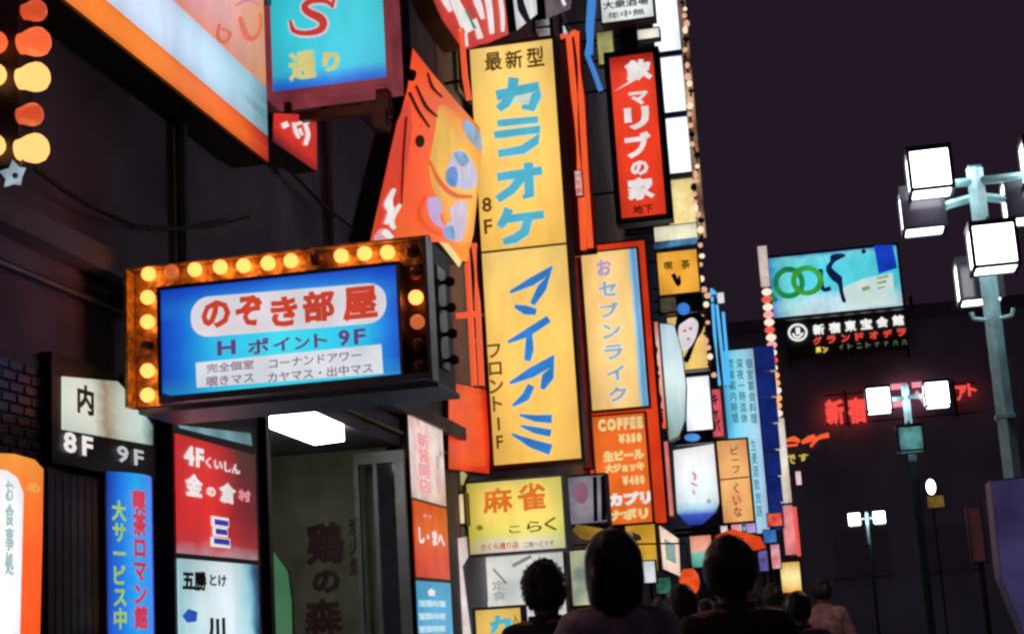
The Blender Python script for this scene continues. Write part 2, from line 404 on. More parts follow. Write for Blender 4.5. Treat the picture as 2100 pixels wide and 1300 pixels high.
# ---- further buildings
B2 = thing('tall_building', 'tall dark building behind the yellow karaoke sign', 'building', (-9, 25, 0))
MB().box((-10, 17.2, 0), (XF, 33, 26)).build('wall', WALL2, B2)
for z in (5.0, 8.2, 11.4, 14.6):
    for y in (18.2, 21.4, 24.6, 27.8):
        w_ = MB().box((XF-0.03, y, z), (XF+0.012, y+2.0, z+1.6)).build('window', GLASSD, B2)
        m2 = MB()
        for q in ((y-0.06, y, z-0.06, z+1.66), (y+2.0, y+2.06, z-0.06, z+1.66), (y, y+2.0, z-0.06, z), (y, y+2.0, z+1.6, z+1.66)): m2.box((XF, q[0], q[2]), (XF+0.05, q[1], q[3]))
        m2.build('window_frame', GREY, w_)
B3 = thing('narrow_building', 'dark building behind the white column of stacked signs', 'building', (-8, 41, 0))
MB().box((-10, 33.2, 0), (-4.1, 50, 21)).build('wall', WALL2, B3)
MB().box((-4.3, 33.0, 20.9), (-4.0, 50.1, 21.3)).build('parapet', LEDGE, B3)
B4 = thing('blue_lit_building', 'building with a deep blue lit glass corner beside the bulb pole', 'building', (-8, 56, 0))
MB().box((-10, 54.6, 0), (-3.2, 66, 13)).build('wall', WALL2, B4)
BL = lit('deep_blue_glass', (22, 50, 135), 0.9, 0.35, 1.2, tint=(18, 25, 80))
p4 = ('Y', 54.3); q = rect(p4, 1556, 705, 1604, 1085); n_ = 7
for k in range(n_):
    z0 = q[2]+(q[3]-q[2])*k/n_; z1 = q[2]+(q[3]-q[2])*(k+1)/n_-0.06
    sh = 0.10*(6-k)*0.35
    MB().box((q[0]-sh, 54.3, z0), (q[1]-sh, 54.6, z1)).build('glass_panel', BL, B4)
EB = thing('theatre_building', 'wide dark theatre building closing the street under the billboard', 'building', (2, 84, 0))
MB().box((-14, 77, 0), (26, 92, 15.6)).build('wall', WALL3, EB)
EBW = paint('shuttered_window', (0.42, 0.42, 0.5), 0.7)
for k in range(9):
    x = -12+k*4.1; w_ = MB().box((x, 76.97, 3.2), (x+2.6, 77.02, 5.2)).build('window', EBW, EB)
    MB().box((x-0.1, 76.9, 3.0), (x+2.7, 76.98, 3.15)).build('sill', LEDGE, w_)
MB().box((-14.1, 76.7, 15.3), (26.1, 77.1, 15.9)).build('parapet', LEDGE, EB)

# ================================================================== LAMPS OF THE STREET
TEAL = paint('teal_painted_post', (0.40, 0.74, 0.76), 0.4, 0.1, 0.3, 8)
LFR = paint('lantern_frame', (0.03, 0.04, 0.05), 0.4, 0.4)
LW = glow('lantern_opal_glass', (9, 8.8, 8.4)); LW2 = glow('lantern_side_glass', (6.5, 6.6, 7.0)); LOFF = paint('unlit_lantern_glass', (0.06, 0.05, 0.07), 0.15)
LT = lit('teal_lantern_glow', (95, 160, 160), 0.8, 0.3, 8)  # unlit lower lantern: its dim teal light is put in as emission
def lantern(parent, c, s, front, side):
    """cube lantern: frame bars, front, side, bottom and top panes"""
    x, y, z = c; h = s/2; b = s*0.045; mb = MB()
    for sx in (-1, 1):
        for sy in (-1, 1): mb.box((x+sx*h-b, y+sy*h-b, z-h-b), (x+sx*h+b, y+sy*h+b, z+h+b))
        for sz in (-1, 1):
            mb.box((x+sx*h-b*0.9, y-h+b, z+sz*h-b*0.9), (x+sx*h+b*0.9, y+h-b, z+sz*h+b*0.9))
            mb.box((x-h+b, y+sx*h-b*0.9, z+sz*h-b*0.9), (x+h-b, y+sx*h+b*0.9, z+sz*h+b*0.9))
    L = mb.build('lantern', LFR, parent)
    g = h-b*0.95
    MB().box((x-g, y-h, z-g), (x+g, y-h+0.01, z+g)).build('pane', front, L)
    MB().box((x-g, y+h-0.01, z-g), (x+g, y+h, z+g)).build('pane', side, L)
    for sx in (-1, 1): MB().box((x+sx*(h-0.005)-0.005, y-g, z-g), (x+sx*(h-0.005)+0.005, y+g, z+g)).build('pane', side, L)
    MB().box((x-g, y-g, z-h), (x+g, y+g, z-h+0.01)).build('pane', LW2 if front is not LT else LT, L)
    MB().box((x-h-b, y-h-b, z+h+b), (x+h+b, y+h+b, z+h+b*2)).build('lid', LFR, L)
    return L
TEAL_SHADE = paint('teal_post_shaded', (0.07, 0.15, 0.16), 0.45, 0.1, 0.3, 8)  # teal darkened: lamplight fading down the lower post is put into the paint
def street_lamp(label, Y, top, foot, s, lans, hooks=None, r=0.09, low=None):
    """top/foot: photo pixels of the post; lans: (px, py, depth offset, front, side)"""
    pl = ('Y', Y); t = at(*top, pl); x = at(*foot, pl).x
    x = (t.x+x)/2
    root = thing('street_lamp', label, 'street lamp', (x, Y, 0), 'square lantern street lamps')
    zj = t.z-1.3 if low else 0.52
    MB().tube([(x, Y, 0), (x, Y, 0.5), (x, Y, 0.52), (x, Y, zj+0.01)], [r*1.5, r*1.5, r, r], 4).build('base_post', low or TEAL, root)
    MB().tube([(x, Y, zj+0.011), (x, Y, t.z)], [r*0.98, r*0.93], 4).build('post', TEAL, root)
    MB().box((x-r*0.72, Y-r*0.72, t.z), (x+r*0.72, Y+r*0.72, t.z+0.02)).build('post_cap', TEAL, root)
    for px, py, dy, fr, sd in lans:
        c = at(px, py, ('Y', Y+dy-s/2)); c = Vector((c.x, Y+dy, c.z))
        zz = min(c.z, t.z-0.12)
        MB().tube([(x, Y, zz), (c.x, Y+dy, zz)], 0.04, 6).build('arm', TEAL, root)
        if c.z < t.z-0.5 : MB().tube([(c.x, Y+dy, c.z+s/2), (c.x, Y+dy, c.z+s/2+0.1)], 0.03, 6).build('hanger', TEAL, root)
        lantern(root, c, s, fr, sd)
    if hooks:
        z = at(*hooks, pl).z
        MB().tube([(x-0.18, Y, z+0.06), (x-0.16, Y, z), (x-0.05, Y, z-0.02), (x+0.05, Y, z-0.02), (x+0.16, Y, z), (x+0.18, Y, z+0.06)], 0.02, 6).build('banner_hook', TEAL, root)
        MB().box((x-r*1.05, Y-r*1.05, z-0.9), (x+r*1.05, Y+r*1.05, z-0.86)).build('collar', TEAL, root)
    return root
street_lamp('nearest teal street lamp with bright white cube lanterns at right edge', 14.0, (2003, 345), (2062, 900), 0.36,
    [(1908, 345, 0, LW, LW2), (1893, 425, 0.35, LOFF, LW2), (2148, 318, 0, LW, LW2), (2108, 402, 0.35, LOFF, LW2), (2040, 500, -0.55, LW, LW2), (2010, 570, 0.45, LOFF, LW2)], hooks=(2040, 650), r=0.078)
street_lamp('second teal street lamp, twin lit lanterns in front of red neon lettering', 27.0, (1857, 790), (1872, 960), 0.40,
    [(1802, 818, 0, LW, LW2), (1922, 806, 0, LW, LW2), (1868, 898, -0.6, LT, LT)], r=0.065, low=TEAL_SHADE)
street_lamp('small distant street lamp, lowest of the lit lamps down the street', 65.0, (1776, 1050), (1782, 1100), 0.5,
    [(1752, 1064, 0, LW, LW2), (1803, 1060, 0, LW, LW2)], r=0.06, low=TEAL_SHADE)
# lone globe lamp further right
gp = at(1909, 998, ('Y', 40)); root = thing('globe_lamp', 'single white globe lamp above a small yellow sign', 'street lamp', (gp.x, 40, 0))
MB().ball(gp, 0.11, 0.11, 0.19).build('globe', LW2, root, True)
MB().tube([(gp.x, 40, 0), (gp.x, 40, gp.z-0.17)], 0.025, 6).build('post', DARK, root)
s = sign('hanging_sign', 'tiny dull yellow sign just below the globe lamp', 'sign', ('Y', 39.8), (1902, 1016, 1936, 1040), lit('dull_yellow', (140, 105, 40), 0.8, 0.3), 0.1, 0.02, brackets=False)
MB().tube([(gp.x, 40, s.r[2]+0.1), (s.r[0], 39.9, s.r[2]+0.1)], 0.02, 6).build('bracket', DARK, s.root)

# ================================================================== FAR SIGNS
PB = ('Y', 75.0)
s = sign('billboard', 'large pale blue cigarette billboard with two green rings on the roof', 'billboard', PB, (1580, 516, 1846, 640),
    print2('billboard_sky_print', 'Z', [(0, (214, 226, 240)), (0.22, (190, 225, 240)), (0.36, (90, 205, 222)), (0.8, (80, 205, 225)), (0.93, (120, 215, 225)), (1, (60, 150, 215))],
           'X', [(0, (40, 120, 215, 0.8)), (0.12, (120, 220, 200, 0.5)), (0.3, (120, 220, 200, 0.0)), (1, (60, 200, 215, 0.3))], nscale=5, namt=0.25), 0.5, 0.12, brackets=False)
GRN = lit('green_ring_ink', (38, 148, 70), 0.95, 0.3, 1.5, False, (24, 110, 75)); GRN2 = lit('light_green_ink', (70, 170, 60), 0.95, 0.2, 1.5, False)
NAVY = lit('navy_ink', (18, 40, 90), 0.8, 0.3, 2, False); WHT = lit('white_ink', (240, 240, 245), 0.95, 0.06, 3, False); 
disc(s.root, PB, 1618, 580, 33, 33, GRN, 'ring', 0.02, 0.03, 28, 0.66)
disc(s.root, PB, 1655, 576, 33, 31, GRN2, 'ring', 0.06, 0.03, 28, 0.66)
strokes(s.root, PB, [([(1683, 552), (1687, 592), (1704, 591)], 9)], NAVY, 'letter', 0.02, 0.03)
strokes(s.root, PB, [([(1578, 600), (1592, 618)], 10)], GRN, 'letter', 0.02, 0.03)
shape(s.root, PB, [(1704, 524), (1722, 520), (1735, 524), (1722, 532), (1712, 538), (1706, 548), (1712, 556), (1726, 568), (1728, 580), (1730, 600), (1735, 618), (1728, 620), (1722, 602), (1718, 584), (1706, 574), (1696, 560), (1694, 548), (1702, 536)], NAVY, 'dancing_figure', 0.02, 0.03, soft=True)
shape(s.root, PB, [(1792, 504), (1830, 502), (1840, 550), (1802, 562)], lit('royal_blue_ink', (25, 65, 200), 0.95, 0.2, 1, False), 'blue_corner', 0.02, 0.03)
shape(s.root, PB, [(1728, 590), (1770, 572), (1830, 560), (1834, 600), (1838, 622), (1735, 632)], lit('cream_ink', (222, 232, 225), 0.92, 0.1, 1.5, False, (190, 225, 225)), 'cream_panel', 0.016, 0.02)
strokes(s.root, PB, [([(1768, 594), (1784, 590)], 8), ([(1798, 572), (1822, 566)], 5), ([(1798, 582), (1818, 577)], 5), ([(1800, 592), (1816, 588)], 4)], lit('olive_ink', (190, 195, 130), 0.85, 0.2, 2, False), 'small_print', 0.04, 0.02)
disc(s.root, PB, 1771, 516, 5, 5, NAVY, 'mark', 0.02, 0.03, 10)
for k in range(4): MB().box((-1.6+k*2.2, 75.51, 15.5), (-1.45+k*2.2, 75.7, s.r[2]+0.5)).build('stand', DARK, s.root)
# rows of lettering under the billboard
PR = ('Y', 76.2)
def loose(name, label, cat, plane, parts, base_px):
    b = at(*base_px, plane); root = thing(name, label, cat, b); return root
NW = glow('white_letter_glow', (0.9, 0.9, 0.86), False); NR = glow('red_letter_glow', (0.72, 0.06, 0.04), False); NY = glow('yellow_letter_glow', (0.85, 0.62, 0.12), False); NG = glow('faint_green_letter', (0.10, 0.14, 0.09), False)
RK = paint('letter_rail_steel', (0.04, 0.03, 0.04), 0.6)
root = loose('theatre_lettering', 'row of white lit characters with round crest above red characters', 'sign', PR, None, (1760, 730))
q = rect(PR, 1612, 650, 1862, 726)
MB().box((q[0], 76.26, q[2]), (q[1], 76.34, q[3]+0.2)).build('backing_board', RK, root)
MB().box((q[0], 76.34, q[2]-0.3), (q[0]+0.1, 77.0, q[3])).build('mounting', RK, root); MB().box((q[1]-0.1, 76.34, q[2]-0.3), (q[1], 77.0, q[3])).build('mounting', RK, root)
disc(root, PR, 1636, 682, 20, 18, NW, 'crest_ring', 0.02, 0.05, 24, 0.78)
strokes(root, PR, [([(1626, 684), (1630, 690), (1638, 692), (1647, 683)], 4), ([(1636, 672), (1637, 686)], 9)], NW, 'crest_mark', 0.02, 0.05)
for i, ch in enumerate('新宿東宝会館'):
    cx, cy = 1678+i*32.5, 676-i*3.8; letters(root, PR, (cx-11, cy-11, cx+13, cy+11), ch, NW, 0.045, out=0.02, thick=0.05, name='character')
for i, ch in enumerate('グランドオデヲ'):
    cx, cy = 1676+i*28.8, 699-i*2.9; letters(root, PR, (cx-9, cy-8, cx+10, cy+8), ch, NR, 0.06, out=0.02, thick=0.05, name='character')
for i, ch in enumerate('座ン'):
    letters(root, PR, (1673+i*14, 711, 1684+i*14, 723), ch, NY, 0.06, out=0.02, thick=0.05, name='character')
for i in range(8):
    cx, cy = 1725+i*18.5, 712-i*1.4; letters(root, PR, (cx-5, cy-6, cx+5, cy+5), 'イトニトナナハハ'[i], NG, 0.03, out=0.02, thick=0.04, name='character')
# red neon lettering behind the second lamp
PN = ('Y', 76.5); NRED = glow('red_neon', (0.95, 0.075, 0.055)); NPINK = glow('pink_neon', (1.0, 0.32, 0.42)); NORG = glow('orange_red_neon', (0.95, 0.11, 0.03))
root = loose('neon_lettering', 'long red neon characters behind the second street lamp', 'neon sign', PN, None, (1850, 880))
for ch, r in (('新', (1692, 818, 1732, 872)), ('宿', (1738, 814, 1776, 868)), ('コ', (1828, 786, 1862, 838)), ('マ', (1872, 782, 1908, 836)), ('ア', (1960, 790, 1984, 822)), ('ト', (1984, 786, 2003, 812))):
    letters(root, PN, r, ch, NRED if ch != 'コ' and ch != 'マ' else NPINK, 0.05, out=0.02, thick=0.08, name='character')
q = rect(PN, 1690, 790, 2004, 870); mb = MB()
for z in (q[2]+0.25, q[3]-0.2): mb.box((q[0], 76.55, z), (q[1], 76.62, z+0.06))
for x_ in (q[0]+1, q[1]-1): mb.box((x_, 76.63, q[2]+0.2), (x_+0.1, 77.0, q[3]))
mb.build('support_frame', RK, root)
PM = ('Y', 63.0)
root = loose('neon_lettering', 'short slanted red neon script over yellow characters right of bulb pole', 'neon sign', PM, None, (1650, 955))
strokes(root, PM, [([(1612, 904), (1628, 900), (1640, 906)], [5, 11, 7]), ([(1614, 914), (1636, 912)], 5), ([(1644, 908), (1660, 900), (1672, 894)], [6, 13, 8]), ([(1662, 916), (1678, 898), (1700, 892)], [5, 8, 11])], NORG, 'script', 0.02, 0.06)
for ch, r in (('で', (1614, 932, 1632, 952)), ('す', (1638, 930, 1658, 946))): letters(root, PM, r, ch, glow('dim_yellow_'+ch, (0.5, 0.42, 0.08), False), 0.05, out=0.02, thick=0.05, name='character')
q = rect(PM, 1606, 918, 1700, 926); mb = MB().box((-3.2, 63.05, q[2]), (q[1], 63.12, q[3])); mb.build('support_bar', GREY, root)
s = sign('small_sign', 'tiny white lit sign below the slanted red neon script', 'sign', ('Y', 62), (1632, 966, 1643, 994), lit('tiny_white', (250, 215, 215), 0.95), 0.1, 0.02, wallx=-3.2)

# ---- bulb pole
PP = ('Y', 58.0); pole_top, pole_bot = (1556, 506), (1630, 1140)
def pp(y): t = (y-506)/(1140-506); return (1556+t*(1630-1556), y)
xw = (at(*pp(506), PP).x+at(*pp(1140), PP).x)/2
tz = at(*pp(506), PP).z
root = thing('bulb_pole', 'very tall slim pole strung with red and white bulbs left of billboard', 'light pole', (xw, 58, 0))
MB().box((xw-0.06, 58.05, 0), (xw+0.06, 58.17, tz)).build('pole', GREY, root)
BW = glow('bulb_white', (1.1, 0.85, 0.68), False); BR = glow('bulb_red', (0.85, 0.10, 0.07), False); BO = glow('bulb_orange', (1.1, 0.5, 0.18), False); BP = glow('bulb_pink', (1.1, 0.4, 0.38), False); BT = lit('pole_pale_panel', (222, 205, 195), 0.9)
MB().box((xw-0.17, 57.95, at(*pp(588), PP).z), (xw+0.17, 58.05, tz)).build('top_panel', BT, root)
y = 600; k = 0
while y < 852:
    z = at(*pp(y), PP).z; m = [BW, BR, BW, BP][k % 4] if y < 770 else [BO, BW, BO][k % 3]
    MB().ball((xw+random.uniform(-0.03, 0.03), 57.93, z), 0.19, 0.13, 0.14, 8, 6).build('bulb', m, root, True); y += 15.5; k += 1
for y0, y1, m in ((858, 1030, lit('pole_white_tube', (235, 232, 215), 0.95, 0.2, 1.2, tint=(205, 185, 170))), (1036, 1136, lit('pole_pink_tube', (250, 150, 150), 0.95, 0.2, 2))):
    MB().box((xw-0.2, 57.9, at(*pp(y1), PP).z), (xw+0.2, 58.05, at(*pp(y0), PP).z)).build('light_tube', m, root)
MB().box((xw+0.2, 57.92, at(*pp(1140), PP).z), (xw+0.34, 58.05, at(*pp(1040), PP).z)).build('red_edge', BR, root)

# ================================================================== SIGNS ALONG THE LEFT SIDE, FAR TO NEAR
TXD = paint('dark_print', (0.02, 0.012, 0.02), 0.6)
def LI(name, c, s=0.95, var=0.1): return lit(name, c, s, var, 4, False)
CYANL = LI('cyan_letter_print', (84, 188, 214)); BLUEL = LI('blue_letter_print', (52, 140, 224), 0.95, 0.2)
WHL = LI('white_letter_print', (248, 240, 238)); PBL = LI('pale_blue_letter_print', (160, 190, 205), 0.95, 0.15); BRN = LI('brown_letter_print', (105, 70, 20), 0.7); REDL = LI('red_letter_print', (205, 62, 50)); YELL = LI('yellow_letter_print', (232, 216, 130)); GREENL = LI('green_print', (60, 140, 110))
LILAC = LI('lilac_print', (190, 165, 220)); SKYB = LI('sky_blue_print', (110, 170, 225), 0.95, 0.25); ORNG = LI('orange_print', (240, 130, 40), 0.95, 0.25); PINKL = LI('pink_print', (235, 150, 160))

# deep cluster
s = sign('light_box', 'small warm yellow light box at the foot of the bulb pole', 'sign', ('Y', 50), (1602, 1152, 1642, 1214),
    print2('warm_box_print', 'Z', [(0, (240, 170, 70)), (0.5, (250, 235, 165)), (1, (235, 175, 90))]), 0.3, 0.05, brackets=False)
MB().box((s.r[0]+0.2, 50.1, 0), (s.r[1]-0.2, 50.2, s.r[2])).build('post', DARK, s.root)
s = sign('banner_sign', 'pale blue tall sign with dense columns of characters before blue building', 'sign', ('Y', 49), (1494, 716, 1562, 1095),
    print2('pale_blue_sheet', 'X', [(0, (70, 165, 215)), (0.3, (120, 205, 228)), (0.75, (165, 215, 235)), (1, (170, 195, 232))], 'Z', [(0, (200, 200, 235, 0.4)), (0.15, (160, 220, 235, 0)), (1, (110, 200, 220, 0.1))]), 0.2, 0.04, GREY)
DKC = LI('teal_print', (60, 130, 150), 0.9)
for k, x in enumerate((1496, 1513, 1531)):
    letters(s.root, s.plane, (x+k*1.5, 735, x+14+k*1.5, 868), ('営業案内時間', '深夜一時迄休', '個室宴会料理')[k], DKC, 0.02, True, pitch=1.05)
    letters(s.root, s.plane, (x+14, 900, x+26, 1060), ('地下一階右側', '', '生麦酒飲放題')[k], DKC, 0.01, True, pitch=1.05) if k != 1 else None
neon('neon_sign', 'bright blue vertical neon lines above the pale blue sign', 'neon sign', ('Y', 46), [[(1459, 592), (1466, 690), (1476, 790)], [(1470, 625), (1478, 700), (1488, 790)], [(1483, 640), (1490, 720), (1496, 790)], [(1463, 596), (1480, 622)]], glow('blue_neon', (0.09, 0.5, 0.95)), 0.045)
s = sign('small_sign', 'small white lit sign on top of the blue neon lines', 'sign', ('Y', 45.8), (1471, 600, 1485, 622), lit('small_white_lamp', (240, 235, 240), 0.95), 0.1, 0.02, wallx=-4.1)
s = sign('panel_sign', 'peach orange panel of two plates with faint dark characters', 'sign', ('Y', 42), (1477, 902, 1538, 1070),
    lit('peach_panel', (250, 190, 120), 0.95, 0.08, 2, tint=(238, 160, 100)), 0.25, 0.05, DARK, wallx=-4.1)
shape(s.root, s.plane, [(1478, 982), (1536, 976), (1536, 979), (1478, 985)], BRN, 'seam')
letters(s.root, s.plane, (1500, 915, 1516, 970), 'ビーフ', BRN, 0.01, True); letters(s.root, s.plane, (1503, 990, 1520, 1060), 'くいな', BRN, 0.01, True)
s = sign('strip_sign', 'narrow pink sign with black characters left of blue neon', 'sign', ('Y', 40), (1457, 798, 1481, 895), lit('pink_strip', (232, 92, 110), 0.9, 0.15), 0.2, 0.02, MAROON, wallx=-4.1)
letters(s.root, s.plane, (1461, 806, 1475, 885), 'キャバ', TXD, 0.03, True)
# orange canopy, little signs under it
pc = ('Y', 36)
s = plate('shop_canopy', 'orange red glowing canopy above the dark haired walker', 'canopy', pc, [(1466, 1098), (1500, 1084), (1560, 1100), (1572, 1124), (1540, 1130), (1505, 1122), (1478, 1134)], lit('orange_canopy', (240, 78, 28), 0.95, 0.2, 2), 0.8, MAROON)
s = sign('small_sign', 'small blue sign between orange canopy and bulb pole', 'sign', ('Y', 40.5), (1566, 1086, 1592, 1112), lit('small_blue', (70, 135, 215), 0.9, 0.3), 0.15, 0.02, brackets=False)
MB().tube([(s.r[0]+0.1, 40.6, s.r[2]), (s.r[0]+0.1, 40.6, 0)], 0.04, 6).build('post', DARK, s.root)
s = sign('strip_sign', 'narrow white and pink sign under the small blue sign', 'sign', ('Y', 40.2), (1582, 1116, 1600, 1165), lit('pink_white_strip', (240, 190, 205), 0.9, 0.2, 5, tint=(220, 110, 120)), 0.15, 0.02, brackets=False)
MB().tube([(s.r[0]+0.1, 40.3, s.r[2]), (s.r[0]+0.1, 40.3, 0)], 0.04, 6).build('post', DARK, s.root)
s = sign('small_sign', 'small red and white sign above the small blue sign', 'sign', ('Y', 41), (1574, 1052, 1604, 1078), lit('red_white', (238, 120, 100), 0.9, 0.2, 6, tint=(215, 50, 40)), 0.15, 0.02, brackets=False)
MB().tube([(s.r[0]+0.1, 41.1, s.r[2]), (s.r[0]+0.1, 41.1, 0)], 0.04, 6).build('post', DARK, s.root)

# white sign column: stacked panels
PW = ('Y', 38)
s = plate('lantern_sign', 'white hexagonal lantern sign with blue tapered foot', 'sign', PW, [(1380, 922), (1464, 908), (1475, 1030), (1468, 1050), (1440, 1076), (1412, 1078), (1388, 1052)],
    print2('lantern_print', 'Z', [(0, (40, 50, 150)), (0.13, (60, 90, 200)), (0.2, (170, 215, 235)), (0.3, (225, 240, 245)), (0.9, (248, 245, 246)), (1, (248, 245, 245))], nscale=6, namt=0.05), 0.5)
strokes(s.root, PW, [([(1420, 968), (1426, 975), (1424, 984)], 5), ([(1417, 990), (1430, 996)], 4), ([(1422, 1004), (1424, 1014)], 4)], PINKL, 'faint_print'); disc(s.root, PW, 1454, 1027, 5, 5, PBL, 'mark', n=10)
s = sign('band_sign', 'dark band with a glowing blue oval between two white signs', 'sign', ('Y', 37.6), (1386, 886, 1460, 908), DARK, 0.3, 0.02, wallx=-4.1)
disc(s.root, s.plane, 1420, 897, 16, 8, lit('blue_oval_lamp', (85, 145, 225), 0.95, 0.1), 'oval_lamp', 0.01, 0.04)
s = sign('panel_sign', 'plain white lit panel directly above the blue oval band', 'sign', ('Y', 38), (1405, 772, 1458, 882), lit('white_panel_a', (247, 240, 246), 1.3, 0.06, 2, tint=(215, 225, 235)), 0.3, 0.03, wallx=-4.1)
s = sign('portrait_sign', 'yellow sign with a pale face under black hair', 'sign', ('Y', 37), (1372, 648, 1448, 758), lit('portrait_yellow', (250, 208, 120), 0.95, 0.1), 0.3, 0.03, wallx=-4.1)
HAIRP = paint('black_print', (0.012, 0.012, 0.012), 0.6); P = s.plane
shape(s.root, P, [(1392, 640), (1408, 634), (1432, 642), (1446, 656), (1440, 680), (1428, 700), (1412, 742), (1402, 736), (1412, 712), (1404, 660), (1390, 690), (1384, 676)], HAIRP, 'hair', 0.024, 0.008, soft=True)
shape(s.root, P, [(1392, 672), (1404, 660), (1420, 652), (1432, 664), (1428, 690), (1416, 712), (1402, 720), (1394, 704)], LI('pale_face_print', (236, 228, 232)), 'face', 0.034, 0.006, soft=True)
strokes(s.root, P, [([(1401, 680), (1408, 678)], 4), ([(1414, 676), (1420, 673)], 4), ([(1409, 696), (1415, 695)], 4)], REDL, 'features', 0.042, 0.004)
s = sign('dark_panel', 'dark panel carrying a round blue lamp under yellow V sign', 'sign', ('Y', 36.6), (1352, 606, 1440, 640), DARK, 0.2, 0.02, wallx=-4.1)
q = rect(s.plane, 1354, 604, 1386, 640); MB().box(wp(s.plane, q[0], q[2], 0.004), wp(s.plane, q[1], q[3], 0.02)).build('grey_pane', lit('olive_pane', (95, 85, 70), 0.8, 0.3, 6), s.root)
disc(s.root, s.plane, 1402, 634, 13, 12, lit('blue_lamp', (62, 120, 210), 0.95, 0.1), 'blue_lamp', 0.03, 0.05)
s = sign('square_sign', 'square orange yellow sign with a black V mark', 'sign', ('Y', 36.3), (1350, 515, 1432, 602), lit('v_sign_yellow', (250, 185, 72), 0.95, 0.08, 2, tint=(238, 160, 50)), 0.25, 0.03, BRONZE, wallx=-4.1)
strokes(s.root, s.plane, [([(1380, 562), (1392, 584), (1393, 566)], [9, 9, 4])], TXD, 'mark')
letters(s.root, s.plane, (1362, 536, 1380, 554), '喫', BRN, 0.03); letters(s.root, s.plane, (1396, 532, 1416, 552), '茶', BRN, 0.03)
# tall white column
PC = ('Y', 37); wpan = lit('white_column_panel', (245, 246, 250), 1.5, 0.05, 2, tint=(215, 225, 245)); cpan = lit('cream_column_panel', (250, 236, 175), 0.95, 0.08, 3, tint=(235, 205, 130))
a0 = rect(PC, 1366, 200, 1412, 240)
xl, xr = rect(PC, 1356, 220, 1405, 230)[:2]
root = thing('column_sign', 'tall column of white lit panels with dark bands', 'sign', (xl, 37.2, at(1385, 490, PC).z))
zt, zb = at(1372, -45, PC).z, at(1398, 492, PC).z
MB().box((xl-0.06, 37.02, zb-0.1), (xr+0.1, 37.5, zt)).build('cabinet', DARK, root)
for y0, y1, m in ((-45, 104, wpan), (117, 230, wpan), (243, 355, wpan), (370, 488, cpan)):
    sh = 0.0
    MB().box((xl-0.02, 37-0.03, at(1385, y1, PC).z), (xr+0.03, 37.015, at(1385, y0, PC).z)).build('panel', m, root)
MB().box((xr+0.05, 36.94, zb), (xr+0.24, 37.015, zt)).build('edge_strip', lit('cream_edge_strip', (214, 168, 120), 0.8, 0.3, 1.6, tint=(70, 38, 40)), root)
for y in (110, 236, 362):
    z = at(1385, y, PC).z; MB().box((xl-0.04, 36.95, z-0.07), (xr+0.06, 37.02, z+0.07)).build('band', paint('blue_grey_band', (0.06, 0.10, 0.22), 0.3) if y != 362 else paint('teal_band', (0.2, 0.36, 0.4), 0.4), root)
for z in (zb+0.4, (zb+zt)/2, zt-0.6): MB().box((-4.15, 37.2, z), (xl-0.05, 37.3, z+0.08)).build('bracket', DARK, root)
s = sign('panel_sign', 'cream sign piece with blue lower edge under the white column', 'sign', ('Y', 36.8), (1342, 462, 1430, 496), lit('cream_piece', (245, 238, 205), 0.95, 0.08), 0.25, 0.02, wallx=-4.1)
shape(s.root, s.plane, [(1342, 497), (1430, 487), (1430, 500), (1342, 512)], lit('steel_blue_edge', (90, 150, 190), 0.8, 0.3, 3, tint=(30, 50, 80)), 'blue_edge', 0.022, 0.006)
# bulb string down the edge of the column
PS = ('Y', 36.7); root = thing('bulb_string', 'string of small pinkish bulbs down the edge of white column', 'light string', at(1466, 790, PS))
bs = glow('pinkish_bulb', (0.8, 0.42, 0.28), False); bs2 = glow('cream_bulb', (1.05, 0.85, 0.6), False); bsd = paint('unlit_bulb', (0.3, 0.16, 0.14), 0.3)
pts = []; y = -20
while y < 790:
    t = y/790; p_ = at(1399+t*60+4*math.sin(y*0.043)+random.uniform(-3, 3), y, PS); pts.append(p_); y += random.uniform(12, 24)
for k, p_ in enumerate(pts): MB().ball(p_, 0.05+0.035*random.random(), 0.06, 0.05+0.05*random.random(), 8, 6).build('bulb', bsd if (k*7) % 11 in (3, 8, 5) else (bs if k % 3 else bs2), root, True)
MB().tube([p_+Vector((0, 0.08, 0)) for p_ in pts], 0.03, 6).build('cord', CABLE, root)
# grey white leaning sign + pink strip sign with dark characters
s = plate('curved_sign', 'grey white bowed sign right of the pink character strip', 'sign', ('Y', 34), [(1352, 662), (1382, 664), (1398, 720), (1407, 790), (1405, 862), (1392, 896), (1372, 905), (1360, 800)],
    print2('grey_white_print', 'Z', [(0, (150, 165, 150)), (0.2, (165, 195, 195)), (0.5, (215, 232, 232)), (0.85, (205, 230, 240)), (1, (190, 215, 225))], nscale=5, namt=0.25), 0.3, GREY)
s = sign('strip_sign', 'narrow pink strip sign with black characters beside bowed white sign', 'sign', ('Y', 33), (1334, 660, 1358, 880), print2('pink_strip_print', 'Z', [(0, (235, 90, 50)), (0.35, (240, 165, 140)), (0.8, (245, 190, 185)), (1, (230, 120, 110))]), 0.25, 0.02, MAROON)
letters(s.root, s.plane, (1338, 668, 1354, 870), 'くつろぎの店', TXD, 0.05, True)
s = sign('strip_sign', 'plain pink light strip right of the orange coffee sign', 'sign', ('Y', 33), (1356, 905, 1376, 1058), lit('pink_plain', (240, 135, 125), 0.9, 0.15, 2), 0.25, 0.02, MAROON)

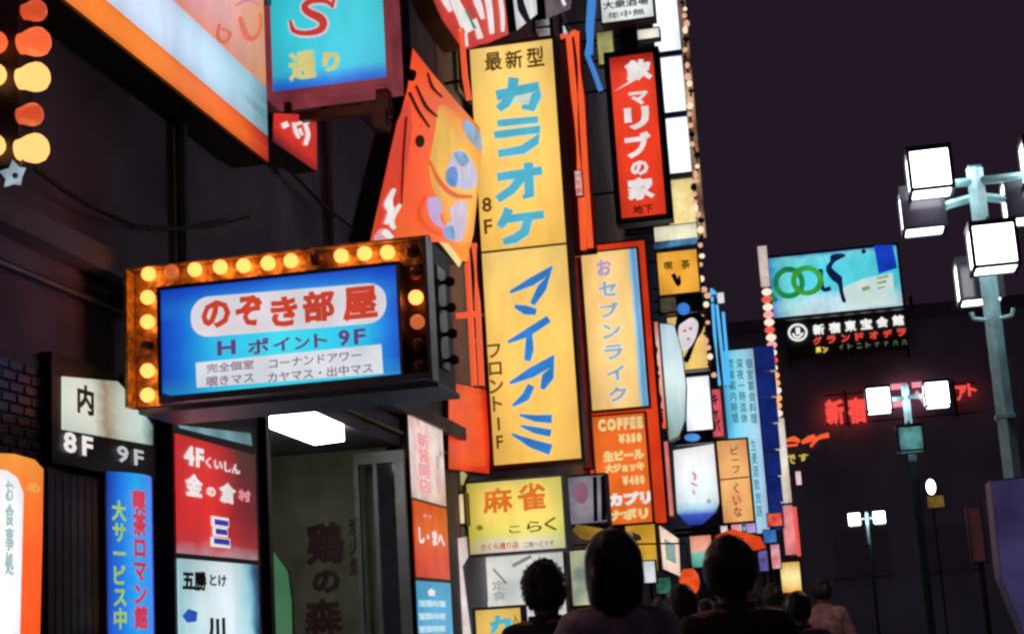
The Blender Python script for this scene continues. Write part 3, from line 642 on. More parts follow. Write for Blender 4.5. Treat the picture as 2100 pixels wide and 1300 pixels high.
# low clutter beneath
s = sign('panel_sign', 'yellow low panel beneath the coffee sign', 'sign', ('Y', 26.6), (1286, 1076, 1346, 1172), lit('low_yellow', (240, 185, 65), 0.9, 0.2, 2, tint=(190, 140, 40)), 0.2, 0.03, BRONZE)
px_ = ('X', -3.3)
s = plate('slanted_sign', 'small cream rimmed sign with grey print seen at a slant', 'sign', px_, [(1352, 1076), (1392, 1104), (1396, 1182), (1360, 1166)], lit('cream_rim', (250, 220, 195), 0.95, 0.06), 0.12)
shape(s.root, px_, [(1362, 1104), (1384, 1118), (1386, 1156), (1366, 1146)], lit('grey_print', (150, 185, 175), 0.9, 0.25, 9, tint=(90, 130, 125)), 'grey_print')
MB().box((XF, s.root.location.y-0.1, s.root.location.z+0.3), (-3.42, s.root.location.y+0.1, s.root.location.z+0.36)).build('bracket', DARK, s.root)
s = sign('panel_sign', 'small panel, peach above and sea green below', 'sign', ('Y', 33.4), (1417, 1098, 1460, 1162), print2('peach_green_print', 'Z', [(0, (70, 150, 140)), (0.42, (120, 190, 170)), (0.55, (235, 170, 150)), (1, (240, 150, 120))], nscale=4, namt=0.25), 0.2, 0.03, brackets=False)
MB().tube([(s.r[0]+0.1, 33.5, s.r[2]), (s.r[0]+0.1, 33.5, 0)], 0.04, 6).build('post', DARK, s.root)
s = sign('shop_window', 'pale greenish lit shop window left of the nearest walker', 'window', ('Y', 21.8), (1172, 1128, 1216, 1240), lit('pale_green_window', (205, 208, 160), 0.9, 0.25, 3, tint=(120, 135, 130)), 0.2, 0.03, GREY, brackets=False)
MB().box((s.r[0], 21.82, 0), (s.r[1], 21.95, s.r[2]-0.04)).build('plinth', WALLM, s.root)
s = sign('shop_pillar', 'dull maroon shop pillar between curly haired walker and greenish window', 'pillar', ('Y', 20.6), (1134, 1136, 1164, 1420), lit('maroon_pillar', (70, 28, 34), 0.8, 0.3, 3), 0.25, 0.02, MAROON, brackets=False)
s = sign('small_sign', 'small white panel right of the nearest walker head', 'sign', ('Y', 26), (1320, 1150, 1344, 1194), lit('low_white', (226, 232, 236), 0.95, 0.1, 5), 0.15, 0.02, brackets=False)
MB().tube([(s.r[0]+0.1, 26.1, s.r[2]), (s.r[0]+0.1, 26.1, 0)], 0.03, 6).build('post', DARK, s.root)
s = sign('small_sign', 'small sea green sign below the slanted cream sign', 'sign', ('Y', 28), (1346, 1184, 1376, 1216), lit('low_green', (60, 120, 100), 0.85, 0.3, 6), 0.15, 0.02, brackets=False)
MB().tube([(s.r[0]+0.1, 28.1, s.r[2]), (s.r[0]+0.1, 28.1, 0)], 0.03, 6).build('post', DARK, s.root)
for lab, r_, c_ in (('tiny white sign under left end of peach panel', (1478, 1078, 1492, 1092), (245, 225, 225)), ('tiny pink sign under middle of peach panel', (1500, 1074, 1522, 1090), (240, 170, 180)), ('tiny lilac sign under right end of peach panel', (1530, 1072, 1550, 1092), (190, 165, 225))):
    s = sign('tiny_sign', lab, 'sign', ('Y', 43.5), r_, lit(lab.split()[1]+'_tiny', c_, 0.95, 0.15, 6), 0.12, 0.02, wallx=-4.1)
s = sign('strip_sign', 'lilac blue strip sign beside right end of orange canopy', 'sign', ('Y', 39), (1556, 1118, 1574, 1170), lit('lilac_strip', (120, 110, 190), 0.85, 0.3, 5), 0.12, 0.02, brackets=False)
MB().tube([(s.r[0]+0.1, 39.1, s.r[2]), (s.r[0]+0.1, 39.1, 0)], 0.03, 6).build('post', DARK, s.root)
lp = at(1414, 1192, ('Y', 25)); root = thing('paper_lantern', 'small glowing orange paper lantern low among the walkers', 'lantern', lp-Vector((0, 0, 0.22)))
prof = [(-0.2, 0.07), (-0.17, 0.1), (-0.1, 0.145), (0, 0.16), (0.1, 0.145), (0.17, 0.1), (0.2, 0.07)]
MB().lathe(prof, lp, (0, 0, 1), 14).build('shade', lit('orange_paper', (235, 85, 35), 0.95, 0.2, 8), root, True)
for z in (-0.22, 0.2): MB().lathe([(0, 0.075), (0.03, 0.075)], lp+Vector((0, 0, z)), (0, 0, 1), 12).build('hoop', DARK, root)
MB().tube([lp+Vector((0, 0, 0.23)), lp+Vector((0, 0, 0.6)), (XF, lp.y, lp.z+0.7)], 0.015, 5).build('hanging_arm', DARK, root)

# red backing with yellow sign and coffee sign
RB = ('Y', 27.3); redp = lit('red_backlit_panel', (232, 72, 30), 0.95, 0.25, 1.2, tint=(200, 40, 20))
s = sign('red_panel', 'tall red lit backing panel behind the second yellow sign', 'sign', RB, (1198, 498, 1345, 1078), redp, 0.3, 0.03, MAROON)
PY = ('Y', 27.0)
s = sign('tall_sign', 'yellow vertical sign with pale blue katakana and blue right edge', 'sign', PY, (1203, 514, 1318, 838),
    print2('second_yellow_print', 'X', [(0, (252, 200, 120)), (0.5, (254, 212, 140)), (0.82, (252, 208, 130)), (0.88, (160, 205, 225)), (0.93, (90, 165, 215)), (1, (150, 180, 220))], nscale=3, namt=0.04), 0.2, 0.03, BRONZE, brackets=False)
letters(s.root, PY, (1224, 532, 1254, 566), 'お', LILAC, 0.045)
for i, ch in enumerate('セブンライク'):
    y = 576+i*43; x = 1225+i*4.2; letters(s.root, PY, (x, y, x+42, y+34), ch, WHL, 0.075, name='letter_outline'); letters(s.root, PY, (x+2, y+2, x+40, y+32), ch, PBL, 0.03, out=0.012)
s = sign('menu_sign', 'orange coffee sign with rows of cream lettering', 'sign', PY, (1222, 850, 1330, 1074), lit('coffee_orange', (240, 110, 40), 1.05, 0.12, 2), 0.2, 0.03, BRONZE, brackets=False)
CRM = LI('cream_letter_print', (252, 222, 150))
def bar(x0, y0, x1, y1, m=CRM): shape(s.root, PY, [(x0, y0), (x1, y0-(x1-x0)*0.1), (x1+1, y1-(x1-x0)*0.1), (x0+1, y1)], m, 'print_bar', 0.004, 0.004)
bar(1224, 884, 1326, 856)if False else None
letters(s.root, PY, (1226, 856, 1318, 882), 'COFFEE', CRM, 0.085); letters(s.root, PY, (1268, 888, 1316, 908), '¥350', CRM, 0.085)
letters(s.root, PY, (1236, 922, 1322, 944), '生ビール', CRM, 0.085); letters(s.root, PY, (1240, 948, 1322, 968), '大ジョッキ', CRM, 0.085); letters(s.root, PY, (1276, 974, 1322, 994), '¥480', CRM, 0.085)
letters(s.root, PY, (1246, 1008, 1336, 1036), 'カプリ', WHL, 0.09); letters(s.root, PY, (1250, 1042, 1330, 1066), 'ナポリ', CRM, 0.08)

# tall red sign, white sign above it
PR2 = ('Y', 28.2)
s = sign('tall_sign', 'red vertical sign with white characters high on a dark frame', 'sign', PR2, (1262, 112, 1353, 445), print2('red_sign_print', 'Z', [(0, (222, 60, 32)), (0.5, (236, 62, 34)), (0.9, (232, 66, 40)), (1, (170, 35, 25))]), 0.35, 0.11, DARK)
letters(s.root, PR2, (1256, 124, 1338, 184), '飲', WHL, 0.07)
for ch, r in (('マ', (1290, 188, 1330, 216)), ('リ', (1280, 220, 1332, 266)), ('ブ', (1282, 272, 1336, 324)), ('の', (1293, 330, 1330, 360)), ('家', (1286, 364, 1342, 410))):
    letters(s.root, PR2, r, ch, WHL, 0.05)
letters(s.root, PR2, (1298, 420, 1340, 438), '地下', INK, 0.02)
q = rect(PR2, 1270, 60, 1306, 96); MB().box((q[0], 28.3, s.r[3]), (q[1], 28.5, q[3]+0.1)).build('neck', DARK, s.root)
s = sign('panel_sign', 'white panel with small dark characters at the top edge', 'sign', ('Y', 27.6), (1232, -40, 1338, 42), lit('white_top_panel', (236, 244, 240), 0.95, 0.05, 2), 0.3, 0.03, DARK)
letters(s.root, s.plane, (1236, -2, 1330, 16), '大衆酒場', INK, 0.02); letters(s.root, s.plane, (1246, 22, 1322, 36), '年中無', INK, 0.01)
s = sign('panel_sign', 'pale yellow green sign edge left of the tall red sign', 'sign', ('Y', 29), (1226, 66, 1258, 132), lit('yellow_green_edge', (205, 205, 130), 0.85, 0.3, 2), 0.2, 0.02)
s = sign('panel_sign', 'small cream light bar joining red frame and white column', 'sign', ('Y', 29), (1308, 60, 1352, 80), lit('cream_bar', (245, 240, 220), 0.95), 0.2, 0.02)
neon('neon_sign', 'blue neon line bent to a point at the top edge', 'neon sign', ('Y', 26), [[(1212, -30), (1206, 60), (1204, 112), (1216, 142), (1232, 186)], [(1220, -30), (1213, 60), (1211, 112)]], glow('deep_blue_neon', (0.05, 0.22, 0.62)), 0.045)
neon('neon_sign', 'pair of red neon lines right of the yellow karaoke sign', 'neon sign', ('Y', 24), [[(1150, 76), (1166, 74), (1178, 200), (1190, 380), (1197, 512)], [(1182, 66), (1192, 200), (1202, 380), (1211, 508)], [(1170, 72), (1182, 66)]], glow('red_orange_neon', (0.88, 0.10, 0.025)), 0.05, back=MAROON)
s = sign('small_sign', 'tiny white lettered plate on the red neon lines', 'sign', ('Y', 23.8), (1180, 350, 1194, 402), lit('tiny_pink_white', (240, 200, 195), 0.9, 0.3, 12, tint=(215, 90, 70)), 0.08, 0.01, MAROON)

# ---- the yellow karaoke sign
PK = ('Y', 18.6)
yel = lambda nm: print2(nm, 'Z', [(0, (255, 200, 92)), (0.3, (255, 199, 98)), (0.7, (255, 206, 106)), (1, (255, 214, 122))], 'X', [(0, (250, 190, 95, 0.5)), (0.12, (250, 200, 110, 0.0)), (0.85, (250, 200, 110, 0.0)), (1, (250, 200, 110, 0.4))], nscale=4, namt=0.3)
s = sign('karaoke_sign', 'tall yellow sign of two panels with big blue katakana', 'sign', PK, (988, 88, 1163, 949), None, 0.3, 0.045, BRONZE,
    faces=[((988, 88, 1163, 506), yel('karaoke_yellow_upper')), ((988, 511, 1163, 949), yel('karaoke_yellow_lower'))])
for ch, r in (('最', (994, 108, 1030, 146)), ('新', (1036, 104, 1072, 142)), ('型', (1080, 98, 1116, 138))): letters(s.root, PK, r, ch, BRN, 0.022)
KA = [([(1018, 197), (1104, 178), (1101, 196), (1090, 222), (1070, 220)], [20, 18, 20, 18, 8]), ([(1054, 160), (1050, 188), (1038, 212), (1022, 225)], [20, 20, 19, 14])]
RA = [([(1020, 254), (1104, 246)], 13), ([(1014, 278), (1108, 266), (1098, 290), (1072, 308), (1022, 316)], [14, 15, 17, 17, 14])]
OO = [([(1020, 364), (1112, 350)], 16), ([(1084, 334), (1086, 402), (1072, 404)], [18, 19, 10]), ([(1072, 362), (1050, 390), (1020, 410)], [18, 17, 15])]
KE = [([(1044, 428), (1036, 450), (1024, 466)], [18, 18, 14]), ([(1040, 450), (1116, 440)], 15), ([(1084, 448), (1076, 476), (1056, 490), (1032, 497)], [17, 19, 18, 12])]
for st in (KA, RA, OO, KE):
    strokes(s.root, PK, st, LI('pale_letter_edge', (205, 222, 205), 0.95), 'letter_edge', 0.003, 0.002, grow=5, soft=False); strokes(s.root, PK, st, CYANL, 'letter', 0.007, 0.006, soft=False)
MA = [([(1046, 600), (1090, 578), (1128, 556), (1112, 590), (1092, 624)], [5, 16, 26, 18, 10]), ([(1056, 628), (1078, 636), (1100, 640)], [7, 18, 12])]
II = [([(1042, 702), (1080, 684), (1126, 654)], [5, 16, 14]), ([(1086, 686), (1086, 716), (1082, 740)], [12, 17, 13])]
AA = [([(1046, 786), (1090, 764), (1134, 740), (1124, 772), (1112, 798)], [5, 20, 26, 24, 8]), ([(1090, 790), (1078, 814), (1052, 832)], [14, 17, 5])]
MI = [([(1066, 851), (1098, 858), (1132, 859)], [4, 13, 17]), ([(1068, 873), (1098, 882), (1130, 888)], [4, 13, 14]), ([(1050, 890), (1092, 910), (1130, 922)], [4, 17, 22])]
for st in (MA, II, AA, MI):
    strokes(s.root, PK, st, LI('pale_letter_edge', (210, 222, 200), 0.95), 'letter_edge', 0.003, 0.002, grow=4, soft=False); strokes(s.root, PK, st, BLUEL, 'letter', 0.007, 0.006, soft=False)
letters(s.root, PK, (990, 405, 1010, 480), '8F', BRN, 0.02, True, pitch=1.1)
letters(s.root, PK, (1005, 705, 1034, 920), 'フロント1F', BRN, 0.02, True)
# red panel wall and tubes left of it
PX = ('X', -3.93)
s = plate('red_panel', 'glowing red wall panel at lower left of the karaoke sign', 'sign', PX, [(920, 782), (1004, 800), (1004, 972), (920, 962)], lit('red_wall_panel', (228, 52, 20), 0.95, 0.25, 1.0, tint=(210, 40, 20)), 0.06, MAROON)
neon('neon_sign', 'red neon lines up the left edge of karaoke sign', 'neon sign', ('Y', 17.5), [[(946, 60), (954, 160), (962, 205)], [(956, 500), (963, 620), (973, 790)], [(972, 500), (979, 620), (988, 790)], [(936, 648), (984, 643)]], glow('red_neon_b', (0.85, 0.10, 0.03)), 0.036)
s = sign('strip_sign', 'dark red glowing strip down the lower right edge of karaoke sign', 'sign', ('Y', 22.6), (1184, 530, 1200, 960), lit('dark_red_strip', (132, 26, 20), 0.9, 0.3, 2, tint=(70, 16, 18)), 0.15, 0.02, MAROON)
disc(s.root, s.plane, 1194, 870, 7, 26, LI('pale_strip_lamp', (205, 205, 205)), 'pale_lamp', 0.02, 0.03)

# ---- mahjong sign
PMJ = ('Y', 17.4)
s = sign('mahjong_sign', 'yellow mahjong sign with orange kanji below the karaoke sign', 'sign', PMJ, (960, 984, 1156, 1130),
    print2('mahjong_print', 'Z', [(0, (214, 206, 205)), (0.15, (222, 214, 190)), (0.24, (225, 215, 110)), (0.5, (250, 218, 108)), (0.85, (248, 212, 105)), (1, (225, 210, 110))], 'X', [(0, (195, 175, 60, 0.8)), (0.2, (220, 200, 80, 0.15)), (0.8, (220, 210, 90, 0.1)), (1, (205, 210, 105, 0.7))], nscale=4, namt=0.12), 0.3, 0.03, GREY)
OJ = LI('orange_kanji_print', (232, 120, 40))
letters(s.root, PMJ, (990, 1000, 1052, 1052), '麻', OJ, 0.03); letters(s.root, PMJ, (1060, 990, 1120, 1046), '雀', OJ, 0.03)
letters(s.root, PMJ, (1044, 1078, 1068, 1092), 'こ', BRN, 0.015); letters(s.root, PMJ, (1080, 1068, 1112, 1090), 'ら', BRN, 0.015); letters(s.root, PMJ, (1116, 1060, 1142, 1088), 'く', BRN, 0.015)
disc(s.root, PMJ, 984, 1082, 7, 6, LI('olive_dot', (140, 130, 30)), 'mark', n=10)
letters(s.root, PMJ, (986, 1112, 1064, 1126), 'さくら通り店', REDL, 0.02); letters(s.root, PMJ, (1074, 1109, 1136, 1120), '二階へどうぞ', BRN, 0.005)
# grey display panel and yellow awning right of it
s = sign('display_panel', 'dim lilac grey display case right of the mahjong sign', 'display', ('Y', 22.4), (1168, 976, 1242, 1072), lit('lilac_grey_case', (118, 112, 128), 0.85, 0.25, 4, tint=(150, 140, 150)), 0.3, 0.03, GREY)
disc(s.root, s.plane, 1192, 1010, 15, 22, LI('rose_print', (160, 105, 130), 0.8), 'rose_print'); shape(s.root, s.plane, [(1216, 978), (1224, 977), (1226, 1068), (1218, 1069)], INK, 'divider'); shape(s.root, s.plane, [(1232, 976), (1242, 975), (1244, 1066), (1234, 1067)], MAROON, 'divider')
s = plate('shop_awning', 'dull yellow awning over the nearest dark haired walker', 'awning', ('Y', 21), [(1172, 1086), (1182, 1074), (1240, 1084), (1296, 1090), (1300, 1100), (1240, 1112), (1190, 1104)], lit('mustard_awning', (190, 148, 55), 0.85, 0.3, 3, tint=(120, 90, 35)), 0.9, BRONZE)
MB().box((XF, 21.3, s.root.location.z+0.2), (-2.9, 21.4, s.root.location.z+0.25)).build('arm', DARK, s.root)
# lit shop window under the mahjong sign
PSW = ('Y', 18.4)
s = sign('shop_window', 'pale grey lit shop window beneath the mahjong sign', 'window', PSW, (938, 1134, 1160, 1300), lit('milky_window', (226, 222, 214), 1.0, 0.2, 2.5, tint=(184, 192, 190)), 0.2, 0.03, GREY, brackets=False)
strokes(s.root, PSW, [([(986, 1180), (998, 1246)], [9, 13])], LI('white_streak', (240, 238, 238)), 'window_bar', 0.01, 0.02)
strokes(s.root, PSW, [([(1052, 1160), (1090, 1140)], 7), ([(1012, 1166), (1040, 1196)], 4)], LI('grey_brace', (150, 150, 145), 0.8), 'window_bar', 0.01, 0.02)
letters(s.root, PSW, (1010, 1190, 1038, 1230), '定食', LI('faint_grey_print', (165, 160, 155), 0.85), 0.01, True)
q = s.r; MB().box((q[0], 18.42, 0), (q[1], 18.55, q[2]-0.04)).build('plinth', WALLM, s.root)
PST = ('Y', 17.0)
s = plate('leaning_board', 'leaning white board left of the lit shop window', 'board', PST, [(926, 1104), (956, 1098), (960, 1140), (948, 1160), (966, 1300), (974, 1400), (952, 1400), (926, 1180)], lit('white_board', (242, 236, 236), 0.92, 0.12, 4, tint=(215, 180, 170)), 0.05, GREY)
MB().box((s.root.location.x-0.03, 17.0, 0), (s.root.location.x+0.1, 17.06, s.root.location.z)).build('foot', GREY, s.root)
s = sign('small_sign', 'small cream sign left of the mahjong sign', 'sign', ('Y', 17.2), (918, 1014, 952, 1074), lit('small_cream', (248, 226, 172), 0.93, 0.1, 5), 0.2, 0.02, DARK, brackets=False)
s2 = plate('small_sign', 'small pale yellow green rounded sign above the small cream sign', 'sign', ('Y', 17.3), [(918, 986), (930, 968), (950, 964), (958, 974), (950, 994), (926, 1000)], lit('pale_yellow_green', (205, 200, 130), 0.85, 0.2, 4), 0.15)
for t_ in (s, s2): MB().box((XF-0.02, 17.28, t_.root.location.z+0.1), (t_.root.location.x, 17.33, t_.root.location.z+0.14)).build('bracket', DARK, t_.root)
# little standing karaoke sign
PLK = ('Y', 16.2)
s = sign('standing_sign', 'small yellow standing sign with one blue katakana at bottom edge', 'sign', PLK, (979, 1248, 1072, 1400), lit('small_karaoke_yellow', (248, 200, 98), 0.95, 0.1, 3), 0.2, 0.03, BRONZE, brackets=False)
for st in (KA,):
    k_ = [([((x-1060)*0.44+1024, (y-192)*0.55+1278) for x, y in p], [w_*0.5 for w_ in ws]) for p, ws in st]; strokes(s.root, PLK, k_, CYANL, 'letter')
letters(s.root, PLK, (1052, 1258, 1064, 1296), '入口', BRN, 0.02, True); letters(s.root, PLK, (1002, 1306, 1046, 1390), 'ラオ', CYANL, 0.05, True)
for x in (s.r[0]+0.05, s.r[1]-0.05): MB().box((x-0.02, 16.25, 0.12), (x+0.02, 16.35, s.r[2]-0.02)).build('leg', DARK, s.root)

# ================================================================== NEAR LEFT SIDE
# ---- big cut-out orange sign between the box sign and the karaoke sign
PO = ('X', -3.8)
orr = print2('orange_red_print', 'Y', [(0, (214, 58, 34)), (0.35, (236, 66, 30)), (0.55, (240, 92, 30)), (0.75, (236, 140, 40)), (1, (225, 165, 60))], 'Z', [(0, (240, 130, 40, 0.45)), (0.3, (238, 110, 35, 0.1)), (0.6, (230, 60, 30, 0.15)), (1, (215, 40, 25, 0.7))], nscale=4, namt=0.18)
s = plate('figure_sign', 'orange red cut-out sign with painted figures beside karaoke sign', 'sign', PO, [(846, 96), (880, 140), (935, 205), (990, 268), (984, 370), (972, 480), (958, 540), (930, 530), (900, 498), (756, 506), (796, 330), (836, 178)], orr, 0.25, DARK)
R = s.root
shape(R, PO, [(905, 215), (960, 262), (985, 300), (975, 400), (955, 500), (925, 480), (900, 420), (880, 350), (892, 270)], print2('gold_patch_print', 'Z', [(0, (236, 150, 60)), (0.4, (228, 168, 70)), (0.7, (222, 172, 62)), (1, (232, 120, 40))], nscale=5, namt=0.4), 'gold_patch', 0.001, 0.002, soft=True)
shape(R, PO, [(796, 330), (814, 250), (838, 200), (846, 260), (832, 360), (812, 440), (800, 500), (762, 500)], lit('crimson_patch', (222, 48, 34), 0.95, 0.1, 4, False), 'red_patch', 0.001, 0.002)
strokes(R, PO, [([(880, 330), (900, 372), (930, 400), (968, 404)], [4, 9, 10, 6]), ([(872, 400), (860, 440), (880, 470), (906, 482)], [4, 8, 8, 4])], lit('vermilion_sweep', (232, 70, 30), 0.95, 0.1, 4, False), 'sweep', 0.005, 0.003)
strokes(R, PO, [([(838, 190), (858, 230), (880, 262)], [6, 6, 3]), ([(852, 176), (872, 218), (896, 240)], [4, 7, 3]), ([(876, 150), (886, 180), (906, 200)], [3, 6, 3]), ([(832, 240), (826, 320), (822, 420)], [3, 3, 2])], INK, 'outline')
disc(R, PO, 860, 290, 9, 13, INK, 'mark', n=12)
shape(R, PO, [(956, 246), (986, 280), (984, 310), (962, 286), (950, 264)], SKYB, 'blue_patch', soft=True)
shape(R, PO, [(925, 320), (945, 308), (972, 340), (978, 372), (962, 390), (940, 384), (918, 366)], LI('pale_lilac', (190, 190, 225)), 'pale_figure', soft=True)
shape(R, PO, [(914, 350), (930, 342), (936, 362), (930, 384), (914, 374)], BLUEL, 'blue_figure', 0.012, soft=True)
shape(R, PO, [(930, 315), (946, 312), (960, 330), (944, 342)], SKYB, 'blue_patch', 0.012, soft=True)
shape(R, PO, [(876, 410), (896, 406), (906, 430), (900, 446), (912, 470), (890, 458), (878, 436)], LILAC, 'lilac_figure', soft=True)
shape(R, PO, [(922, 428), (950, 412), (956, 440), (946, 492), (920, 488), (914, 462), (926, 450)], LI('lilac_white', (205, 190, 220)), 'pale_figure', soft=True)
shape(R, PO, [(908, 470), (926, 464), (930, 492), (912, 488)], SKYB, 'blue_patch', 0.012, soft=True)
shape(R, PO, [(900, 496), (918, 500), (946, 536), (940, 548)], LI('cream_strip', (245, 220, 150)), 'cream_strip')
strokes(R, PO, [([(806, 388), (792, 420), (800, 430), (788, 460)], [7, 14, 12, 6]), ([(818, 420), (800, 450), (806, 470)], [6, 12, 8]), ([(784, 474), (800, 490)], 12)], WHL, 'white_script', 0.012)
shape(R, PO, [(766, 494), (778, 470), (800, 476), (796, 502)], LI('rose_patch', (225, 160, 170)), 'rose_patch', soft=True)
for z in (R.location.z+0.6, R.location.z+1.5): MB().box((XF-0.02, R.location.y-0.1, z), (-3.98, R.location.y+0.1, z+0.1)).build('bracket', DARK, R)
sp = at(850, 150, ('X', -3.7)); MB().tube([(XF, sp.y, sp.z+0.1), (-3.7, sp.y-0.05, sp.z-0.05)], 0.06, 8).build('spotlight', BRONZE, R)
# ---- red and white striped script sign at the top
PT = ('X', -3.75)
s = plate('script_sign', 'red sign with sweeping white script at the top edge', 'sign', PT, [(862, -60), (1030, -60), (1044, 72), (996, 92), (950, 104), (906, 40)], lit('script_red', (222, 62, 52), 0.92, 0.15, 2), 0.25, MAROON)
strokes(s.root, PT, [([(886, -40), (905, -10), (924, 24)], [16, 14, 8]), ([(915, -30), (940, 20), (962, 66)], [12, 20, 26]), ([(960, -40), (980, 10), (990, 40)], [10, 14, 7]), ([(985, -50), (1000, 0), (1008, 70)], [8, 13, 9]), ([(948, 60), (956, 96)], [14, 6]), ([(900, -50), (930, 6)], [8, 10]), ([(1018, -40), (1028, 20), (1030, 66)], [6, 9, 6]), ([(972, 40), (984, 80)], [8, 12])], WHL, 'script')
strokes(s.root, PT, [([(952, 20), (972, 60)], [3, 6])], GREENL, 'green_stroke', 0.012)
PT2 = ('X', -3.78)
s = plate('panel_sign', 'small white sign with a dark stroke above the karaoke sign', 'sign', PT2, [(1046, -60), (1096, -60), (1102, 30), (1060, 64)], lit('white_upper', (226, 226, 228), 0.9, 0.15, 3), 0.2)
strokes(s.root, PT2, [([(1062, -20), (1070, 20), (1086, 50)], [10, 16, 8])], INK, 'stroke')
s = plate('panel_sign', 'small dim rose sign above the karaoke sign right corner', 'sign', PT2, [(1112, -60), (1180, -60), (1170, 20), (1120, 40)], lit('dim_rose', (110, 60, 70), 0.7, 0.3, 3, tint=(50, 40, 60)), 0.2)
strokes(s.root, PT2, [([(1144, -20), (1158, 12)], 6)], WHL, 'stroke')

# ---- big pink sign with orange and white border (parallel to the street)
PPK = ('X', -3.72)
z_b = at(548, 330, PPK).z; y_b = at(549, 300, PPK).y; y_a = 4.6; z_t = z_b+2.6
root = thing('canopy_sign', 'huge pink sign with white and orange borders at the top left', 'sign', (-3.9, y_a, z_b))
MB().box((XF, y_a, z_b-0.02), (-3.73, y_b, z_t)).build('cabinet', DARK, root)
def band(z0, z1, m, name, x=0.0): return MB().box((-3.725, y_a+0.01, z0), (-3.715+x, y_b-0.004, z1)).build(name, m, root)
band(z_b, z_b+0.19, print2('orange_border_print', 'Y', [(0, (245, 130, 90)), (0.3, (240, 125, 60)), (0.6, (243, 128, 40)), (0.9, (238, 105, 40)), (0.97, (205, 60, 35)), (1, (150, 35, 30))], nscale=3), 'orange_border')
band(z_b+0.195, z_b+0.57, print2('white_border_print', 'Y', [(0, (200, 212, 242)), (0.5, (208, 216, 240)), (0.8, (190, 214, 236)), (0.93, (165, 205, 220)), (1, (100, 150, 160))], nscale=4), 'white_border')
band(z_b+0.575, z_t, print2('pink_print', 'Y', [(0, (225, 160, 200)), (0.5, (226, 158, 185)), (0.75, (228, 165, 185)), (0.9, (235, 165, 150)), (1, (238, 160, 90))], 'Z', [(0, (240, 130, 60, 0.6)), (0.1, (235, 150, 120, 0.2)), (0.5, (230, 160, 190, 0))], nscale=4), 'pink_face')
strokes(root, PPK, [([(446, 50), (442, 76), (456, 88), (468, 70), (450, 60)], [4, 6, 7, 6, 4]), ([(488, 36), (494, 56), (506, 80), (524, 74), (532, 50), (528, 30)], [6, 11, 12, 7, 5, 4])], LI('orange_script', (228, 104, 70)), 'script', 0.012)
strokes(root, PPK, [([(478, 14), (502, 2), (528, 10)], [3, 6, 4])], LI('rose_script', (215, 120, 140)), 'script', 0.012)
# ---- S-dori sign
PSG = ('Y', 11.0)
s = sign('street_name_sign', 'cyan street sign with red S and yellow characters at top', 'sign', PSG, (556, -60, 789, 176),
    print2('cyan_sign_print', 'Z', [(0, (30, 95, 215)), (0.06, (40, 130, 225)), (0.16, (62, 195, 220)), (0.5, (56, 200, 216)), (1, (58, 195, 212))], nscale=3, namt=0.08), 0.3, 0.05, lit('rose_edge_glow', (140, 58, 68), 0.8, 0.2, 4, False))
SS = [([(682, 14), (668, 4), (640, 4), (626, 14), (632, 26), (656, 38), (664, 50), (656, 64), (630, 70), (606, 66), (598, 52)], [7, 9, 10, 13, 15, 17, 16, 13, 10, 9, 6]), ([(686, -2), (682, 18)], 6), ([(596, 44), (602, 68)], 6)]
strokes(s.root, PSG, SS, LI('pinkish_white', (222, 205, 220)), 'letter_outline', 0.003, 0.003, grow=8); strokes(s.root, PSG, SS, REDL, 'letter', 0.009, 0.006)
letters(s.root, PSG, (592, 106, 650, 166), '通', YELL, 0.04); letters(s.root, PSG, (662, 106, 698, 148), 'り', YELL, 0.05)
mb = MB(); q = s.r
mb.box((q[0]-0.05, 11.1, q[2]-0.22), (q[1], 11.16, q[2]-0.15)); mb.box((q[1]-0.12, 11.08, q[2]-0.26), (q[1]-0.02, 11.2, q[2]-0.05)); mb.box((q[0]+0.05, 11.1, q[2]-0.2), (q[0]+0.1, 11.16, q[2]-0.04)); mb.build('support_frame', BRONZE, s.root)
MB().box((q[1]-0.13, 11.0, q[2]-0.36), (q[1]-0.03, 11.1, q[2]-0.24)).build('floodlight', BRONZE, s.root)
# small red sign behind it
PRS = ('X', -3.7)
s = plate('small_sign', 'small red sign with white characters under the cyan street sign', 'sign', PRS, [(562, 232), (650, 236), (650, 352), (560, 290)], print2('red_small_print', 'Z', [(0, (90, 25, 30)), (0.25, (205, 40, 30)), (0.8, (190, 45, 40)), (1, (110, 30, 35))]), 0.2)
strokes(s.root, PRS, [([(581, 252), (586, 262)], 12), ([(600, 252), (606, 272), (612, 284)], [5, 7, 4]), ([(606, 256), (622, 250), (632, 252)], 6), ([(622, 250), (630, 276), (624, 298)], [7, 8, 7]), ([(612, 264), (618, 278)], 5)], WHL, 'lettering')

# ---- bulb framed box sign
PN0 = ('Y', 8.2)
root = thing('bulb_sign', 'blue box sign framed by orange light bulbs', 'sign', (-2.9, 8.4, rect(PN0, 278, 523, 888, 812)[2]))
o = rect(PN0, 278, 523, 888, 812); f_ = rect(PN0, 352, 580, 831, 790)
TRAY = paint('gold_lacquer_tray', (0.92, 0.56, 0.18), 0.32, 0.45, 0.8, 22, 1.0)
MB().box((o[0], 8.20, o[2]), (o[1], 8.68, o[3])).build('cabinet', DARK, root)
mb = MB()
mb.box((o[0]+0.01, 8.185, f_[3]+0.02), (o[1]-0.01, 8.198, o[3]-0.01)); mb.box((o[0]+0.01, 8.185, o[2]+0.01), (f_[0]-0.02, 8.198, f_[3]+0.015)); mb.build('bulb_tray', TRAY, root); MB().box((f_[1]+0.02, 8.185, o[2]+0.06), (o[1]-0.01, 8.198, f_[3]+0.015)).build('side_tray', BRONZE, root)
mb = MB()
mb.box((o[0]-0.015, 8.13, o[3]-0.006), (o[1]+0.015, 8.2, o[3]+0.006)); mb.box((o[0]-0.015, 8.08, o[2]), (o[0]+0.004, 8.2, o[3]-0.013)); mb.build('tray_rim', TRAY, root)
